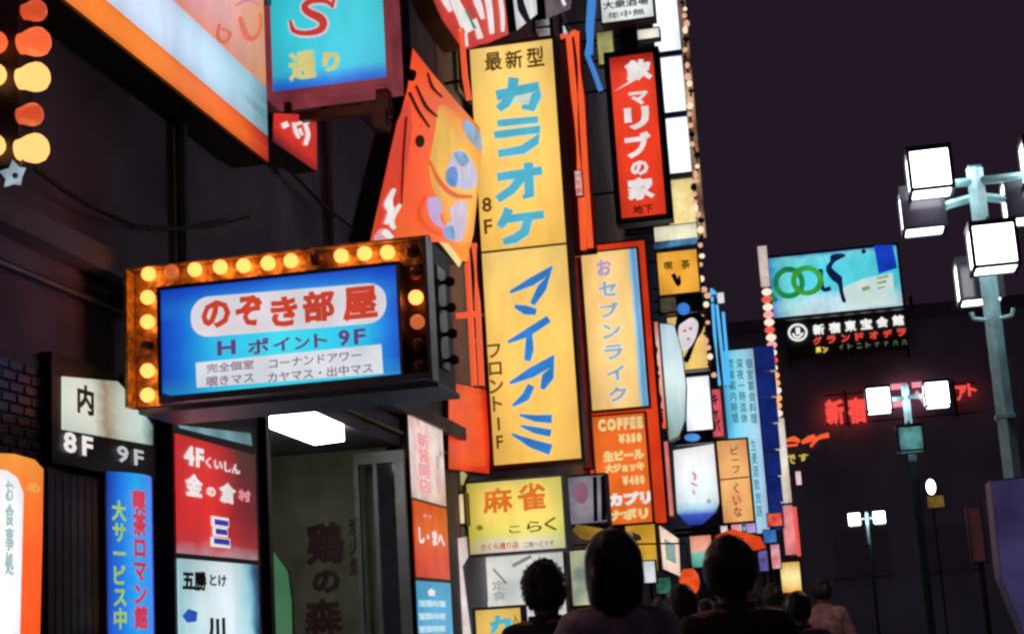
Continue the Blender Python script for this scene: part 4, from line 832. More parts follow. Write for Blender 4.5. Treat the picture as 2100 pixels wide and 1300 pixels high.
mb = MB(); mb.box((o[1]-0.004, 8.06, o[2]-0.01), (o[1]+0.018, 8.2, o[3]-0.013)); mb.box((f_[1]+0.003, 8.05, f_[2]-0.02), (f_[1]+0.022, 8.19, f_[3]+0.02)); mb.box((f_[0]-0.02, 8.05, f_[2]-0.06), (o[1]+0.01, 8.19, f_[2]-0.022)); mb.build('chrome_trim', CHROME, root)
mb = MB(); mb.box((f_[0]-0.02, 8.05, f_[3]+0.003), (f_[1]+0.022, 8.18, f_[3]+0.02)); mb.box((f_[0]-0.022, 8.05, f_[2]-0.02), (f_[0]-0.003, 8.18, f_[3]+0.02)); mb.build('face_frame', paint('dark_blue_frame', (0.03, 0.03, 0.08), 0.4), root)
PF = ('Y', 8.06)
MB().box((f_[0], 8.06, f_[2]), (f_[1], 8.18, f_[3])).build('face_panel', print2('blue_cyan_fade', 'X', [(0, (26, 72, 200)), (0.08, (24, 110, 225)), (0.22, (45, 180, 228)), (0.5, (60, 205, 222)), (0.85, (40, 185, 222)), (0.94, (36, 130, 225)), (1, (36, 90, 205))],
    'Z', [(0, (60, 190, 210, 0.3)), (0.15, (60, 205, 215, 0)), (0.68, (50, 160, 225, 0.0)), (0.9, (28, 85, 212, 0.75)), (1, (24, 65, 200, 0.95))], nscale=3, namt=0.06), root)  # cyan middle turning blue towards the sides and top
# white lozenge round the title
def rr(x0, y0, x1, y1, rad, slope):
    pts = []
    for cx, cy, a in ((x1-rad, y0+rad, -90), (x1-rad, y1-rad, 0), (x0+rad, y1-rad, 90), (x0+rad, y0+rad, 180)):
        for k in range(6):
            t = math.radians(a+18*k); x = cx+rad*math.cos(t); pts.append((x, cy+rad*math.sin(t)-slope*(x-(x0+x1)/2)))
    return pts
shape(root, PF, rr(392, 595, 792, 677, 36, 0.082), LI('white_lozenge', (232, 224, 232)), 'white_lozenge', 0.001, 0.004)
for ch, cx, cy, hw, hh in (('の', 444, 645, 30, 29), ('ぞ', 512, 638, 28, 32), ('き', 584, 639, 28, 31), ('部', 655, 628, 33, 32), ('屋', 739, 623, 36, 35)):
    letters(root, PF, (cx-hw, cy-hh, cx+hw, cy+hh), ch, LI('vermilion_print', (212, 70, 48)), 0.045, out=0.007, thick=0.004)
PUR = LI('purple_print', (105, 70, 130), 0.9)
for ch, r in (('H', (446, 698, 484, 728)), ('ポ', (508, 694, 552, 726)), ('イ', (560, 692, 596, 720)), ('ン', (604, 690, 636, 716)), ('ト', (644, 684, 672, 712)), ('9', (694, 676, 718, 710)), ('F', (726, 674, 750, 706))):
    letters(root, PF, r, ch, PUR, 0.03, out=0.002, thick=0.004)
shape(root, PF, [(402, 744), (782, 706), (786, 766), (404, 795)], LI('pale_strip', (226, 232, 238)), 'white_strip', 0.001, 0.004)
RP = LI('plum_print', (150, 115, 140), 0.9)
for txt, r in (('完全個室', (424, 742, 522, 761)), ('コーナンドアワー', (552, 728, 742, 747)), ('覗きマス', (424, 769, 522, 789)), ('カヤマス・出中マス', (550, 754, 766, 775))):
    letters(root, PF, r, txt, RP, 0.02, out=0.006, thick=0.003, name='small_print')
BULB = glow('warm_bulb_glass', (3.6, 0.86, 0.19)); BOFF = paint('unlit_bulb_glass', (0.35, 0.12, 0.06), 0.15); BDIM = glow('dim_bulb_glass', (0.55, 0.12, 0.03))
PBB = ('Y', 8.12)
for x, y, on in [(400, 553, 1), (452, 548, 1), (500, 545, 1), (550, 540, 1), (597, 535, 1), (648, 530, 0), (700, 525, 1), (748, 520, 1), (795, 518, 1), (846, 514, 0), (305, 562, 1), (352, 557, 2), (303, 610, 1), (303, 660, 1), (302, 710, 0), (303, 760, 1), (303, 810, 1), (853, 560, 0), (853, 610, 1), (856, 660, 2), (858, 708, 0), (860, 752, 0)]:
    bulb(root, at(x, y, PBB), (0, -1, 0), 0.042, BULB if on == 1 else (BDIM if on == 2 else BOFF))
# side of the cabinet: bulbs in a mirror strip
MB().box((o[1]+0.001, 8.32, o[2]+0.1), (o[1]+0.012, 8.5, o[3]-0.12)).build('side_strip', CHROME, root)
for k, z in enumerate((0.15, 0.3, 0.45, 0.6)): bulb(root, (o[1]+0.06, 8.41, o[2]+z), (1, 0, 0), 0.03, BOFF)
MB().box((o[0]+0.02, 8.18, o[2]-0.03), (o[1]+0.018, 8.69, o[2]-0.001)).build('bottom_plate', GREY, root)
for z in (o[2]+0.15, o[3]-0.15): MB().box((XF-0.02, 8.4, z), (o[0]+0.002, 8.48, z+0.08)).build('bracket', DARK, root)

# ---- left edge: bulb column sign and flower
PBS = ('Y', 6.0)
root = thing('bulb_column', 'dark column with big red and yellow bulbs at top left edge', 'sign', at(30, 345, PBS))
R1 = glow('red_bulb_glass', (0.95, 0.13, 0.035)); R2 = glow('yellow_bulb_glass', (1.5, 0.72, 0.22)); R3 = glow('dim_red_bulb_glass', (0.62, 0.07, 0.02))
ca, cb_ = at(24, 340, PBS), at(24, -60, PBS)
MB().box((ca.x-0.32, 5.99, ca.z), (ca.x+0.035, 6.12, cb_.z+0.3)).build('cabinet', DARK, root)
MB().box((XF-0.02, 6.02, ca.z+0.2), (ca.x-0.31, 6.1, ca.z+0.3)).build('bracket', DARK, root)
for x, y, m, r_ in ((76, 22, R3, 0.05), (78, 86, R1, 0.066), (76, 158, R2, 0.066), (68, 235, R3, 0.052), (74, 304, R2, 0.066), (6, 96, R1, 0.05), (4, 162, R2, 0.05), (2, 306, R2, 0.05)):
    c = at(x, y, PBS); c.y = 6.0-(0.0 if x > 50 else 0.06)
    prof = [(-1.5, 0.7), (-1.1, 0.74), (-0.75, 0.86), (-0.35, 0.97), (0.05, 1.0), (0.45, 0.9), (0.78, 0.62), (0.95, 0.28), (1.0, 0.04)]
    MB().lathe([(a*r_*0.85, b*r_) for a, b in prof], c, (1, 0, 0) if x > 50 else (0.3, -1, 0), 14).build('bulb', m, root, True)
fp = at(34, 362, ('Y', 5.9)); root = thing('flower_ornament', 'pale blue white plastic flower hanging beneath the bulb column', 'ornament', fp)
FW = lit('pale_flower', (178, 200, 212), 0.75, 0.25, 14)
for k in range(5):
    a = math.radians(90+72*k); d = Vector((math.cos(a), 0, math.sin(a))); e = Vector((-math.sin(a), 0, math.cos(a)))
    MB().add([fp, fp+d*0.03+e*0.026+Vector((0, -0.02, 0)), fp+d*0.066+Vector((0, -0.035, 0)), fp+d*0.03-e*0.026+Vector((0, -0.02, 0)), fp+d*0.03+Vector((0, 0.006, 0))], [(0, 1, 2, 4), (0, 4, 2, 3), (0, 3, 2, 1)]).build('petal', FW, root)
MB().ball(fp+Vector((0, -0.01, 0)), 0.014, 0.014, 0.014, 8, 6).build('flower_centre', GREY, root, True)
MB().tube([fp, fp+Vector((-0.01, 0.05, 0.06)), (fp.x-0.02, 5.995, ca.z+0.02)], 0.006, 5).build('stem', CABLE, root)

# ---- directory board by the entrance
PD = ('X', XF+0.08)
a0, a1 = at(112, 900, PD).y, at(318, 900, PD).y
root = thing('directory_board', 'lit white board over a black strip reading 8F and 9F', 'sign', (XF, (a0+a1)/2, at(215, 960, PD).z))
MB().box((XF, a0-0.02, at(215, 968, PD).z), (XF+0.075, a1+0.02, at(215, 756, PD).z)).build('board', DARK, root)
shape(root, PD, [(128, 772), (240, 782), (262, 806), (312, 872), (312, 912), (128, 880)], print2('milky_board_print', 'Y', [(0, (206, 216, 205)), (0.3, (200, 205, 190)), (0.45, (150, 130, 110)), (0.6, (185, 190, 175)), (0.85, (190, 212, 200)), (1, (90, 110, 110))], nscale=5, namt=0.15), 'white_board', -0.006, 0.010)
letters(root, PD, (156, 790, 190, 850), '内', LI('black_board_ink', (25, 25, 35), 0.5), 0.04, out=0.006, thick=0.003)
letters(root, PD, (128, 890, 188, 932), '8F', WHL, 0.03, gap=0.22); letters(root, PD, (238, 918, 292, 952), '9F', LI('dim_white', (200, 195, 198)), 0.02, gap=0.25)
# wooden slats below it, rounded blue sign
WOOD = paint('dark_red_wood', (0.14, 0.04, 0.055), 0.45, 0, 0.5, 5)
s_root = thing('slat_screen', 'dim dark red wooden slat screen below the 8F strip', 'screen', (XF, at(165, 1100, PD).y, 0.15))
ya, yb = at(108, 1100, PD).y, at(214, 1100, PD).y
for k in range(7):
    y0 = ya+(yb-ya)*k/7; MB().box((XF+0.002, y0+0.006, 0.15), (XF+0.05, y0+(yb-ya)/7-0.006, at(165, 972, PD).z)).build('slat', WOOD, s_root)
ya, yb = at(220, 1120, PD).y, at(314, 1120, PD).y; zt = at(265, 975, PD).z; ym = (ya+yb)/2
root = thing('rounded_sign', 'bright blue half round sign with red and yellow vertical characters', 'sign', (XF, ym, 0.9))
mb = MB(); prof = [(XF+0.08+0.09*math.sin(math.pi*k/10), ya+(yb-ya)*k/10) for k in range(11)]; z0, z1 = 0.95, zt
vv = [(x, y, z) for z in (z0, z1) for x, y in prof]; mb.add(vv, [(k, k+1, k+12, k+11) for k in range(10)]); mb.add([(x, y, z) for x, y in prof for z in (z0,)]+[(XF+0.08, ym, z0)], [list(range(11))]); mb.add([(x, y, z1) for x, y in prof], [list(range(11))])
mb.build('curved_face', print2('blue_round_print', 'Y', [(0, (30, 70, 190)), (0.15, (28, 120, 225)), (0.35, (36, 160, 230)), (0.62, (50, 130, 225)), (0.8, (35, 60, 190)), (1, (30, 30, 120))], nscale=3, namt=0.1), root, False)
MB().box((XF, ya-0.02, z0-0.05), (XF+0.078, yb+0.02, z1+0.02)).build('cabinet', DARK, root)
PRD = ('X', XF+0.165)
letters(root, PRD, (228, 1026, 258, 1290), '大サービス中', LI('lime_print', (165, 205, 90)), 0.03, True); letters(root, PRD, (270, 1004, 300, 1290), '喫茶ロマン館', LI('red_print_b', (215, 60, 90)), 0.05, True)
# orange lit sign at the far left edge
PL = ('X', -3.55)
s = plate('orange_box_sign', 'orange lit box sign with white rounded panel at lower left edge', 'sign', PL, [(-60, 924), (30, 928), (72, 940), (90, 960), (88, 1100), (80, 1420), (-60, 1420)], print2('orange_box_print', 'Z', [(0, (232, 78, 30)), (0.6, (236, 88, 32)), (0.85, (238, 118, 45)), (1, (235, 150, 60))], s=1.25), 0.43, DARK)
shape(s.root, PL, [(-60, 960), (10, 964), (32, 980), (44, 1010), (42, 1100), (34, 1400), (-60, 1400)], lit('white_inner', (238, 236, 240), 1.3, 0.06, 6), 'white_panel')
letters(s.root, PL, (4, 985, 22, 1180), 'お食事処', LI('pale_green_print', (175, 200, 200)), 0.02, True, out=0.012); letters(s.root, PL, (54, 990, 80, 1010), 'め', LI('pale_orange_print', (245, 170, 90)), 0.03)
MB().box((XF+0.02, s.root.location.y-0.3, 0.12), (-3.6, s.root.location.y+0.3, s.root.location.z)).build('base', DARK, s.root)

# ---- floor guide: red panel over pale blue panel
PG = ('X', XF+0.14)
def gp_(x0, y0, x1, y1): return (at(x0, 1100, PG).y, at(x1, 1100, PG).y, at((x0+x1)/2, y1, PG).z, at((x0+x1)/2, y0, PG).z)
q = gp_(366, 868, 528, 1320)
root = thing('floor_guide', 'stack of lit panels, red over pale blue, beside the entrance', 'sign', (XF, (q[0]+q[1])/2, 0.9))
zA, zB, zC = at(447, 912, PG).z, at(447, 1140, PG).z, at(447, 1148, PG).z
MB().box((XF, q[0]-0.03, 0.9), (XF+0.125, q[1]+0.03, zA+0.18)).build('cabinet', DARK, root)
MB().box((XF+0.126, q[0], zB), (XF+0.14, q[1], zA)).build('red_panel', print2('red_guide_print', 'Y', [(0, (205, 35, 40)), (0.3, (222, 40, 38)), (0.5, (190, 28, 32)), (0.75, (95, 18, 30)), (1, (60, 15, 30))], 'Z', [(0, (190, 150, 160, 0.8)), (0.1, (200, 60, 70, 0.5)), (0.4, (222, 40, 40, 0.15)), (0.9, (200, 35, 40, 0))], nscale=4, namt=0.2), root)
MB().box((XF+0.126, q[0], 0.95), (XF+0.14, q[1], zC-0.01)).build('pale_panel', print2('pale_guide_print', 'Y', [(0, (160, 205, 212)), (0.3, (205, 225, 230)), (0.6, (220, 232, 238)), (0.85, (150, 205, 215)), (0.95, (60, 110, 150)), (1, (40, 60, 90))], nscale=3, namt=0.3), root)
sh_ = at(400, 870, PG); MB().add([(XF+0.13, q[0]+0.05, zA+0.06), (XF+0.13, q[1]-0.05, zA+0.15), (XF+0.14, q[1]-0.05, zA+0.06), (XF+0.14, q[0]+0.05, zA+0.04)], [(0, 1, 2, 3)]).build('top_glint', lit('pale_cyan_glint', (140, 190, 205), 0.8, 0.3), root)  # glint put in as a thin glowing face
for txt, r in (('4F', (376, 916, 416, 956)), ('金', (378, 972, 414, 1018)), ('の', (422, 998, 440, 1018)), ('倉', (448, 990, 482, 1032)), ('村', (486, 1004, 512, 1028))):
    letters(root, PG, r, txt, WHL if txt != '村' else PINKL, 0.05)
letters(root, PG, (420, 944, 490, 966), 'くいしん', WHL, 0.02)
letters(root, PG, (430, 1060, 470, 1122), '三', WHL, 0.12, out=0.003); letters(root, PG, (434, 1066, 466, 1116), '三', LI('blue_print', (45, 55, 170)), 0.06, out=0.012)
letters(root, PG, (372, 1170, 422, 1212), '五勝', TXD, 0.05); letters(root, PG, (428, 1178, 462, 1202), 'とけ', TXD, 0.03)
shape(root, PG, [(372, 1262), (384, 1248), (402, 1254), (400, 1274), (382, 1276)], LI('blue_spot', (40, 90, 190)), 'print'); letters(root, PG, (424, 1266, 460, 1310), '川', TXD, 0.05)
# ---- sign column right of entrance
PV = ('X', XF+0.10)
yq0, yq1 = at(849, 1050, PV).y, at(916, 1050, PV).y
root = thing('panel_column', 'column of white, red and blue lit panels right of the entrance', 'sign', (XF, (yq0+yq1)/2, 0.6))
zz = [at(882, y, PV).z for y in (862, 1028, 1034, 1184, 1192)]
MB().box((XF, yq0-0.03, 0.6), (XF+0.085, yq1+0.03, zz[0]+0.05)).build('cabinet', DARK, root)
MB().box((XF+0.086, yq0, zz[1]), (XF+0.10, yq1, zz[0])).build('white_panel', lit('speckled_white', (236, 226, 222), 0.93, 0.1, 5, tint=(230, 170, 165)), root)
MB().box((XF+0.086, yq0, zz[3]), (XF+0.10, yq1, zz[2])).build('red_panel', lit('orange_red_panel', (232, 68, 30), 0.95, 0.15, 3), root)
MB().box((XF+0.086, yq0, 0.65), (XF+0.10, yq1, zz[4])).build('blue_panel', lit('light_blue_panel', (75, 175, 222), 0.95, 0.15, 3), root)
letters(root, PV, (856, 890, 880, 1010), '新装開店', PINKL, 0.02, True); letters(root, PV, (888, 920, 906, 1010), '御案内', LI('sage_print', (165, 185, 165)), 0.02, True)
letters(root, PV, (858, 1086, 910, 1118), 'し・まへ', WHL, 0.05); letters(root, PV, (866, 1054, 884, 1062), 'おで', PINKL, 0.03)
letters(root, PV, (876, 1206, 892, 1222), '会', WHL, 0.05)
for y in (1230, 1256, 1282): letters(root, PV, (858, y, 912, y+14), '営業時間', LI('ice_print', (190, 225, 240)), 0.06)
# ---- inside the entrance
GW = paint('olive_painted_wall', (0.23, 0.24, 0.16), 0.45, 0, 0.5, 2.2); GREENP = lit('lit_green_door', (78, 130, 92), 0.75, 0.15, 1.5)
PI = ('Y', EY1-0.3)
root = thing('poster_wall', 'dim olive partition with dark brush characters inside the entrance', 'partition', (-5.4, PI[1], 0.15))
q = rect(PI, 545, 1000, 800, 1300)
MB().box((-7.05, PI[1], 0.15), (-4.12, PI[1]+0.2, EZ-0.04)).build('panel', GW, root)
DKR = paint('dark_maroon_ink', (0.085, 0.032, 0.035), 0.45)
letters(root, PI, (628, 1070, 706, 1158), '鶏', DKR, 0.05); letters(root, PI, (640, 1166, 700, 1216), 'の', DKR, 0.06); letters(root, PI, (624, 1226, 704, 1300), '森', DKR, 0.05); letters(root, PI, (716, 1060, 744, 1180), '炭火焼', DKR, 0.02, True)
gd = thing('glass_door', 'dim glass door with steel stiles at the right of the entrance', 'door', (-4.4, PI[1]-0.5, 0.15))
for x0, x1 in ((728, 738), (768, 776), (812, 832)):
    a_ = rect(('Y', PI[1]-0.5), x0, 1000, x1, 1100); MB().box((a_[0], PI[1]-0.5, 0.15), (a_[1], PI[1]-0.44, EZ-0.25)).build('stile', GREY, gd)
a_ = rect(('Y', PI[1]-0.5), 728, 1000, 832, 1100)
MB().box((a_[0], PI[1]-0.5, EZ-0.248), (a_[1], PI[1]-0.44, EZ-0.14)).build('rail', GREY, gd)
b_ = rect(('Y', PI[1]-0.5), 777, 1000, 811, 1100); MB().box((b_[0], PI[1]-0.48, 0.2), (b_[1], PI[1]-0.47, EZ-0.26)).build('pane', GLASSD, gd)
MB().tube([(b_[0]-0.02, PI[1]-0.56, 1.0), (b_[0]-0.02, PI[1]-0.56, 1.5)], 0.015, 8).build('handle', CHROME, gd)
PGD = ('Y', 13.6)
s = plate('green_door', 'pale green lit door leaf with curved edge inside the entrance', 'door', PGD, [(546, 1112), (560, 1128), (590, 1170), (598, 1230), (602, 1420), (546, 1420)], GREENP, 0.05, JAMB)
PLT = ('Z', EZ-0.16)
lp0 = at(535, 868, ('Y', 11.9)); LB = glow('fluorescent_diffuser', (13, 13, 11.5))
zl = 3.16
p1, p2, p3 = at(532, 870, ('Z', zl)), at(645, 912, ('Z', zl)), at(706, 904, ('Z', zl))
root = thing('ceiling_light', 'bright white ceiling light box in the entrance', 'ceiling light', (p2.x, p2.y, zl))
x0, x1 = min(p2.x, p1.x), p3.x; y0, y1 = min(p1.y, EY0+0.3), p2.y
p4 = p3+(p1-p2)
MB().prism([p1, p2, p3, p4], (0, 0, 0.14)).build('diffuser', LB, root)
cc = (p1+p3)/2; MB().prism([cc+(q_-cc)*1.03+Vector((0, 0, 0.142)) for q_ in (p1, p2, p3, p4)], (0, 0, 0.03)).build('housing', GREY, root)

# ---- lavender board at the right edge
PZ = ('Y', 8.6)
s = plate('hanging_board', 'plain lavender board with clipped corner at lower right edge', 'sign', PZ, [(2031, 984), (2300, 954), (2320, 1420), (2150, 1420), (2085, 1262), (2052, 1182)], lit('lavender_added_glow', (66, 59, 102), 0.8, 0.2, 3, tint=(46, 40, 74)), 0.3, paint('lavender_steel', (0.3, 0.26, 0.45), 0.5))  # unlit board: a faint glow is put into its face to brighten it
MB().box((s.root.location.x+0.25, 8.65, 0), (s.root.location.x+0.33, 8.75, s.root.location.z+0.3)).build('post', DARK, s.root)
s = sign('dim_sign', 'very dim red sign left of the lavender board', 'sign', ('Y', 22), (1990, 1040, 2016, 1150), lit('ember_red', (62, 24, 26), 0.9, 0.4, 3, tint=(40, 22, 30)), 0.2, 0.02, brackets=False)
MB().tube([(s.r[0]+0.1, 22.1, s.r[2]), (s.r[0]+0.1, 22.1, 0)], 0.04, 6).build('post', DARK, s.root)

# ================================================================== PEOPLE
SKIN = paint('skin', (0.42, 0.25, 0.18), 0.55, 0, 0.1); HAIRM = paint('black_hair', (0.06, 0.042, 0.042), 0.34, 0, 0.4, 40); SHOE = paint('shoe_leather', (0.02, 0.018, 0.018), 0.4)
def person(label, x, y, h, jacket, trousers, hair='short', heading=0.0, hw=1.0, stride=1, lean=0.0):
    root = thing('person', label, 'person', (x, y, 0), 'walkers on the street')
    k = h/1.76; st = stride
    J = [((0,0,.96),(.155,.12)), ((0,0,1.12),(.15,.115)), ((0,0,1.30),(.18,.13)), ((0,0,1.42),(.15,.11)), ((0,.015,1.51),(.062,.062)), ((0,.025,1.56),(.066,.075)), ((0,.035,1.64),(.076,.094)), ((0,.03,1.70),(.072,.088)), ((0,.025,1.735),(.045,.055))]
    V = [j[0] for j in J]; R_ = [j[1] for j in J]; Ed = [(i, i+1) for i in range(len(J)-1)]
    def add(p, r, par): V.append(p); R_.append(r); Ed.append((par, len(V)-1)); return len(V)-1
    for sx in (-1, 1):
        sw = 0.12*st*sx
        a = add((sx*.165,0,1.425),(.085,.085),3); b = add((sx*.235,-sw*0.5,1.16),(.06,.06),a); c = add((sx*.245,-sw+.05,.93),(.038,.042),b); p = add((sx*.245,-sw+.075,.86),(.022,.04),c)
        for f in range(4):
            yy = -sw+.045+f*.022; L_ = (.07,.08,.085,.065)[f]
            g = add((sx*.243,yy+.004,.81),(.0085,.0085),p); g = add((sx*.236,yy+.008,.81-L_*.5),(.008,.008),g); add((sx*.226,yy+.010,.81-L_),(.0065,.0065),g)
        g = add((sx*.232,-sw+.115,.85),(.010,.010),p); add((sx*.222,-sw+.135,.805),(.008,.008),g)
        hp = add((sx*.09,0,.88),(.098,.10),0); kn = add((sx*.095,sw*0.9+.03,.50),(.064,.066),hp); an = add((sx*.095,sw*1.5-.03,.09),(.042,.045),kn); add((sx*.10,sw*1.5+.14,.045),(.04,.03),an)
    me = bpy.data.meshes.new('skeleton'); me.from_pydata(V, Ed, []); ob = bpy.data.objects.new('skeleton', me); col.objects.link(ob)
    ob.modifiers.new('s', 'SKIN'); sd = me.skin_vertices[0].data
    for i, r in enumerate(R_): sd[i].radius = r
    sd[0].use_root = True
    ss = ob.modifiers.new('ss', 'SUBSURF'); ss.levels = 2; ss.render_levels = 2
    me2 = bpy.data.meshes.new_from_object(ob.evaluated_get(bpy.context.evaluated_depsgraph_get()))
    bpy.data.objects.remove(ob)
    M = Matrix.Rotation(heading, 4, 'Z') @ Matrix.Scale(k, 4)
    for v in me2.vertices:
        z0 = v.co.z; n0 = noise.noise(v.co*9)
        if .9 < z0 < 1.46: v.co += v.normal*(0.016*n0+0.010*noise.noise(v.co*22)+0.008)                    # folds in the jacket
        v.co.y += lean*max(0, z0-0.95)
    for m in (SKIN, jacket, trousers, SHOE): me2.materials.append(m)
    for p in me2.polygons:
        c = p.center; p.use_smooth = True
        p.material_index = 0 if (c.z > 1.49 or (abs(c.x) > .2 and c.z < .91)) else (1 if c.z > .9 else (3 if c.z < .085 else 2))
    me2.transform(M); me2.name = 'body'
    bo = bpy.data.objects.new('body', me2); col.objects.link(bo); bo.parent = root; WL[bo] = Vector((x, y, 0))
    def part(mb, name, mat, smooth=True):
        for i, v in enumerate(mb.v): 
            v = v.copy(); v.y += lean*max(0, v.z-0.95); mb.v[i] = (M @ v)+Vector((x, y, 0))
        return mb.build(name, mat, root, smooth)
    # ears, nose
    for sx in (-1, 1): part(MB().ball((sx*.082, .02, 1.645), .012, .02, .032, 8, 6), 'ear', SKIN)
    mb = MB(); mb.add([(0,.118,1.67), (-.014,.122,1.632), (.014,.122,1.632), (0,.145,1.636), (0,.12,1.622)], [(0,1,3),(0,3,2),(1,4,3),(3,4,2)]); part(mb, 'nose', SKIN)
    for sx in (-1, 1): part(MB().ball((sx*.032, .118, 1.668), .012, .008, .006, 8, 5), 'eye', SHOE)
    mb = MB(); mb.ball((0, .12, 1.606), .024, .008, .006, 8, 5); part(mb, 'mouth', MAROON)
    # collar
    mb = MB(); pr = []
    for i in range(16):
        t = 2*math.pi*i/16; pr.append((math.cos(t)*.085, math.sin(t)*.085+.01))
    n = 16; vv = [(px_*1.12, py_*1.12, 1.465) for px_, py_ in pr]+[(px_, py_, 1.53-(.03 if py_ > .03 else 0)) for px_, py_ in pr]
    mb.add(vv, [(i, (i+1) % n, n+(i+1) % n, n+i) for i in range(n)]); part(mb, 'collar', jacket)
    # hair: shaped shell plus loose tufts
    rnd = random.Random(label); mb = MB(); hx, hy, hz = .092*hw, .112*hw, .115*hw; hc = Vector((0, .012, 1.665)); low = -.55 if hair == 'short' else -1.15
    nu, nv = 30, 18; idx = {}; vv = []; ff = []
    for j in range(nv+1):
        t = math.pi/2-(math.pi*0.80)*j/nv
        for i in range(nu):
            p_ = 2*math.pi*i/nu; d = Vector((math.cos(t)*math.cos(p_), math.cos(t)*math.sin(p_), math.sin(t)))
            amp = {'short': .10, 'curly': .30, 'long': .10}[hair]; f_ = 1+amp*(noise.noise(d*1.9+Vector((x*3, y, 0)))+0.55*noise.noise(d*5.0+Vector((y, x*3, 0))))
            q_ = Vector((d.x*hx*f_, d.y*hy*f_, d.z*hz*f_)); 
            if d.z < -.1 and hair == 'long': q_ = Vector((q_.x*1.05, q_.y*1.0-.01, q_.z-.13*(-d.z)))
            vv.append(hc+q_)
    for j in range(nv):
        for i in range(nu):
            a = vv[j*nu+i]; 
            if (a.y-hc.y) > .045 and a.z < hc.z+.035: continue
            if hair == 'short' and a.z < hc.z-.085: continue
            ff.append((j*nu+i, j*nu+(i+1) % nu, (j+1)*nu+(i+1) % nu, (j+1)*nu+i))
    mb.add(vv, ff)
    cr = Vector((rnd.uniform(-.25, .25), -.35, .9)).normalized()
    for _ in range({'short': 1100, 'curly': 1300, 'long': 1300}[hair]):
        d = Vector((rnd.gauss(0, 1), rnd.gauss(-.25, 1), rnd.gauss(.3, 1))).normalized()
        if d.z < (-.6 if hair == 'short' else -.75) or (d.y > .45 and d.z < .35): continue
        t_ = d*d.dot(cr)-cr
        if t_.length < 1e-3: continue
        t_.normalize(); j_ = Vector((rnd.gauss(0, 1), rnd.gauss(0, 1), rnd.gauss(0, 1)))
        t_ = (t_+j_*(.25 if hair != 'curly' else .9)).normalized(); ln = rnd.uniform(.35, .8)*(1.5 if hair == 'long' else 1); lf = rnd.uniform(.0, .06); up = rnd.uniform(-.02, .10)*(1.9 if hair == 'curly' else 1)
        side = d.cross(t_).normalized()*rnd.uniform(.0022, .0045); prev = None; n0 = len(mb.v); P_ = []
        for k_ in range(4):
            u_ = k_/3; q_ = (d+t_*ln*u_).normalized(); f_ = 1.02+lf+up*u_*u_+(.08*math.sin(u_*5+lf*90) if hair == 'curly' else 0)
            b = hc+Vector((q_.x*hx*f_, q_.y*hy*f_, q_.z*hz*f_))
            if hair == 'long' and q_.z < 0: b.z -= .10*(-q_.z)+.05*u_
            P_ += [b-side*(1-u_*.75), b+side*(1-u_*.75)]
        mb.add(P_, [(0, 1, 3, 2), (2, 3, 5, 4), (4, 5, 7, 6)])
    part(mb, 'hair', HAIRM)
    return root
def cloth(name, c): return paint(name, c, 0.85, 0, 0.45, 14, 0.4)
NAVYC = cloth('navy_cloth', (0.03, 0.03, 0.045)); 
def spot(px, Y): return at(px, 1250, ('Y', Y)).x
person('walker with thick black hair and grey jacket, nearest, below yellow awning', spot(1265, 6.1), 6.1, 1.79, cloth('grey_jacket', (0.72, 0.66, 0.68)), NAVYC, 'long', 0.1, 1.14)
person('walker with bushy curly hair before the lit shop window', spot(1117, 7.6), 7.6, 1.76, cloth('black_jacket', (0.03, 0.025, 0.035)), NAVYC, 'curly', -0.2, 1.06)
person('dark brown haired walker under the orange canopy', spot(1506, 6.3), 6.3, 1.745, cloth('brown_jacket', (0.07, 0.04, 0.045)), NAVYC, 'short', 0.15, 1.12, -1)
person('walker in lavender grey jacket right of the brown haired walker', spot(1588, 15.6), 15.6, 1.76, cloth('lavender_jacket', (0.62, 0.54, 0.74)), NAVYC, 'short', -0.1, 1.0)
person('walker in rose pink jacket, rightmost of the crowd', spot(1690, 17.0), 17.0, 1.80, cloth('rose_jacket', (0.82, 0.38, 0.34)), NAVYC, 'short', 0.0, 1.0, -1)
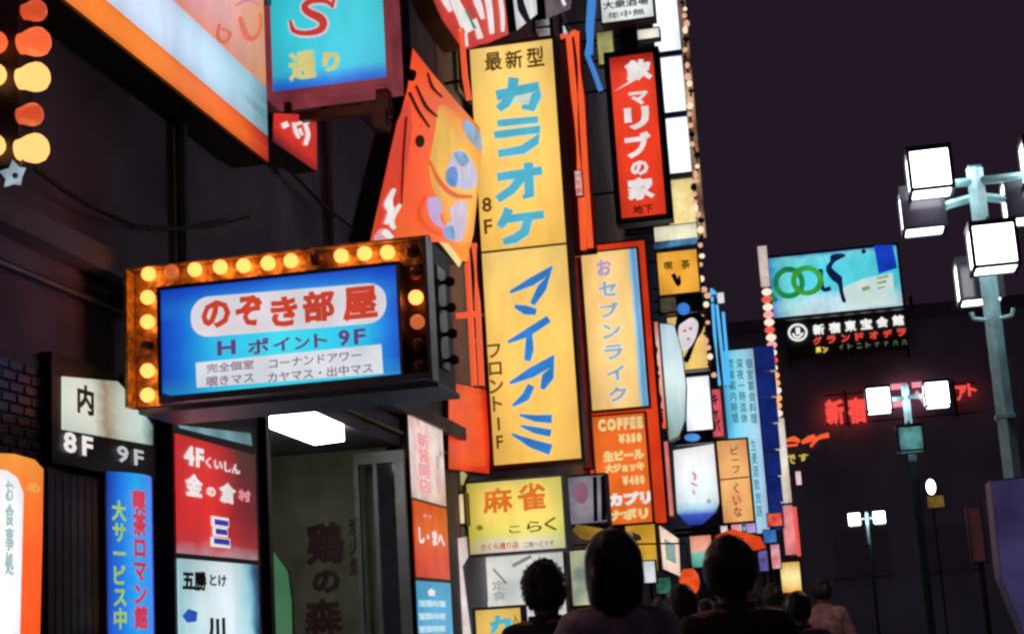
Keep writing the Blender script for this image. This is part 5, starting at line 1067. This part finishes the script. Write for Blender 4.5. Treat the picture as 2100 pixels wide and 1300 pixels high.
person('walker in dark plum clothes between grey jacket and brown haired walkers', spot(1400, 9.5), 9.5, 1.66, cloth('plum_coat', (0.07, 0.03, 0.05)), NAVYC, 'long', 0.2)
person('short walker with black hair beside the warm yellow light box', spot(1637, 11), 11, 1.60, cloth('black_coat', (0.03, 0.03, 0.035)), NAVYC, 'short', -0.2, 1.0, -1)
person('walker in dark red sweater just left of the brown haired walker', spot(1450, 12), 12, 1.6, cloth('dark_red_sweater', (0.16, 0.03, 0.03)), NAVYC, 'short', 0.1)
person('walker in pale cream coat far behind the plum clothed walker', spot(1355, 14), 14, 1.66, cloth('cream_coat', (0.8, 0.72, 0.6)), NAVYC, 'short', 0.0)
person('walker in pale blue shirt deep in the crowd under the orange canopy', spot(1548, 19), 19, 1.74, cloth('pale_blue_shirt', (0.5, 0.62, 0.8)), NAVYC, 'short', -0.1, 1.0, -1)
person('walker in white blouse deep in the crowd by small panels', spot(1480, 18), 18, 1.64, cloth('white_blouse', (0.85, 0.82, 0.8)), NAVYC, 'long', 0.2)
person('walker in tan jacket near the foot of the bulb pole', spot(1614, 17), 17, 1.68, cloth('tan_jacket', (0.6, 0.42, 0.26)), NAVYC, 'short', 0.1, 1.0, -1)
# ---- slack cables on the dark facade
_a1 = at(470, 470, ('X', XF))
for lab, pts in (('slack black cable along the dark facade above the bulb sign', [(XF+0.1, 4.5, 4.3), (XF+0.1, 7, 4.05), (XF+0.1, 8.5, 4.0), (XF+0.12, _a1.y+0.1, _a1.z+0.1)]), ('slack black cable from drain pipe to the orange cut-out sign', [(XF+0.1, 9.35, 5.6), (XF+0.12, 11, 5.2), (XF+0.12, 13.2, 5.1), (-3.95, 15.0, 5.5)])):
    P_ = [Vector(p) for p in pts]; path = []
    for i in range(len(P_)-1):
        for k in range(5): path.append(P_[i].lerp(P_[i+1], k/5)-Vector((0, 0, 0.05*math.sin(math.pi*k/5))))
    tag(MB().tube(path+[P_[-1]], 0.015, 6).build('cable', CABLE), lab, 'cable')
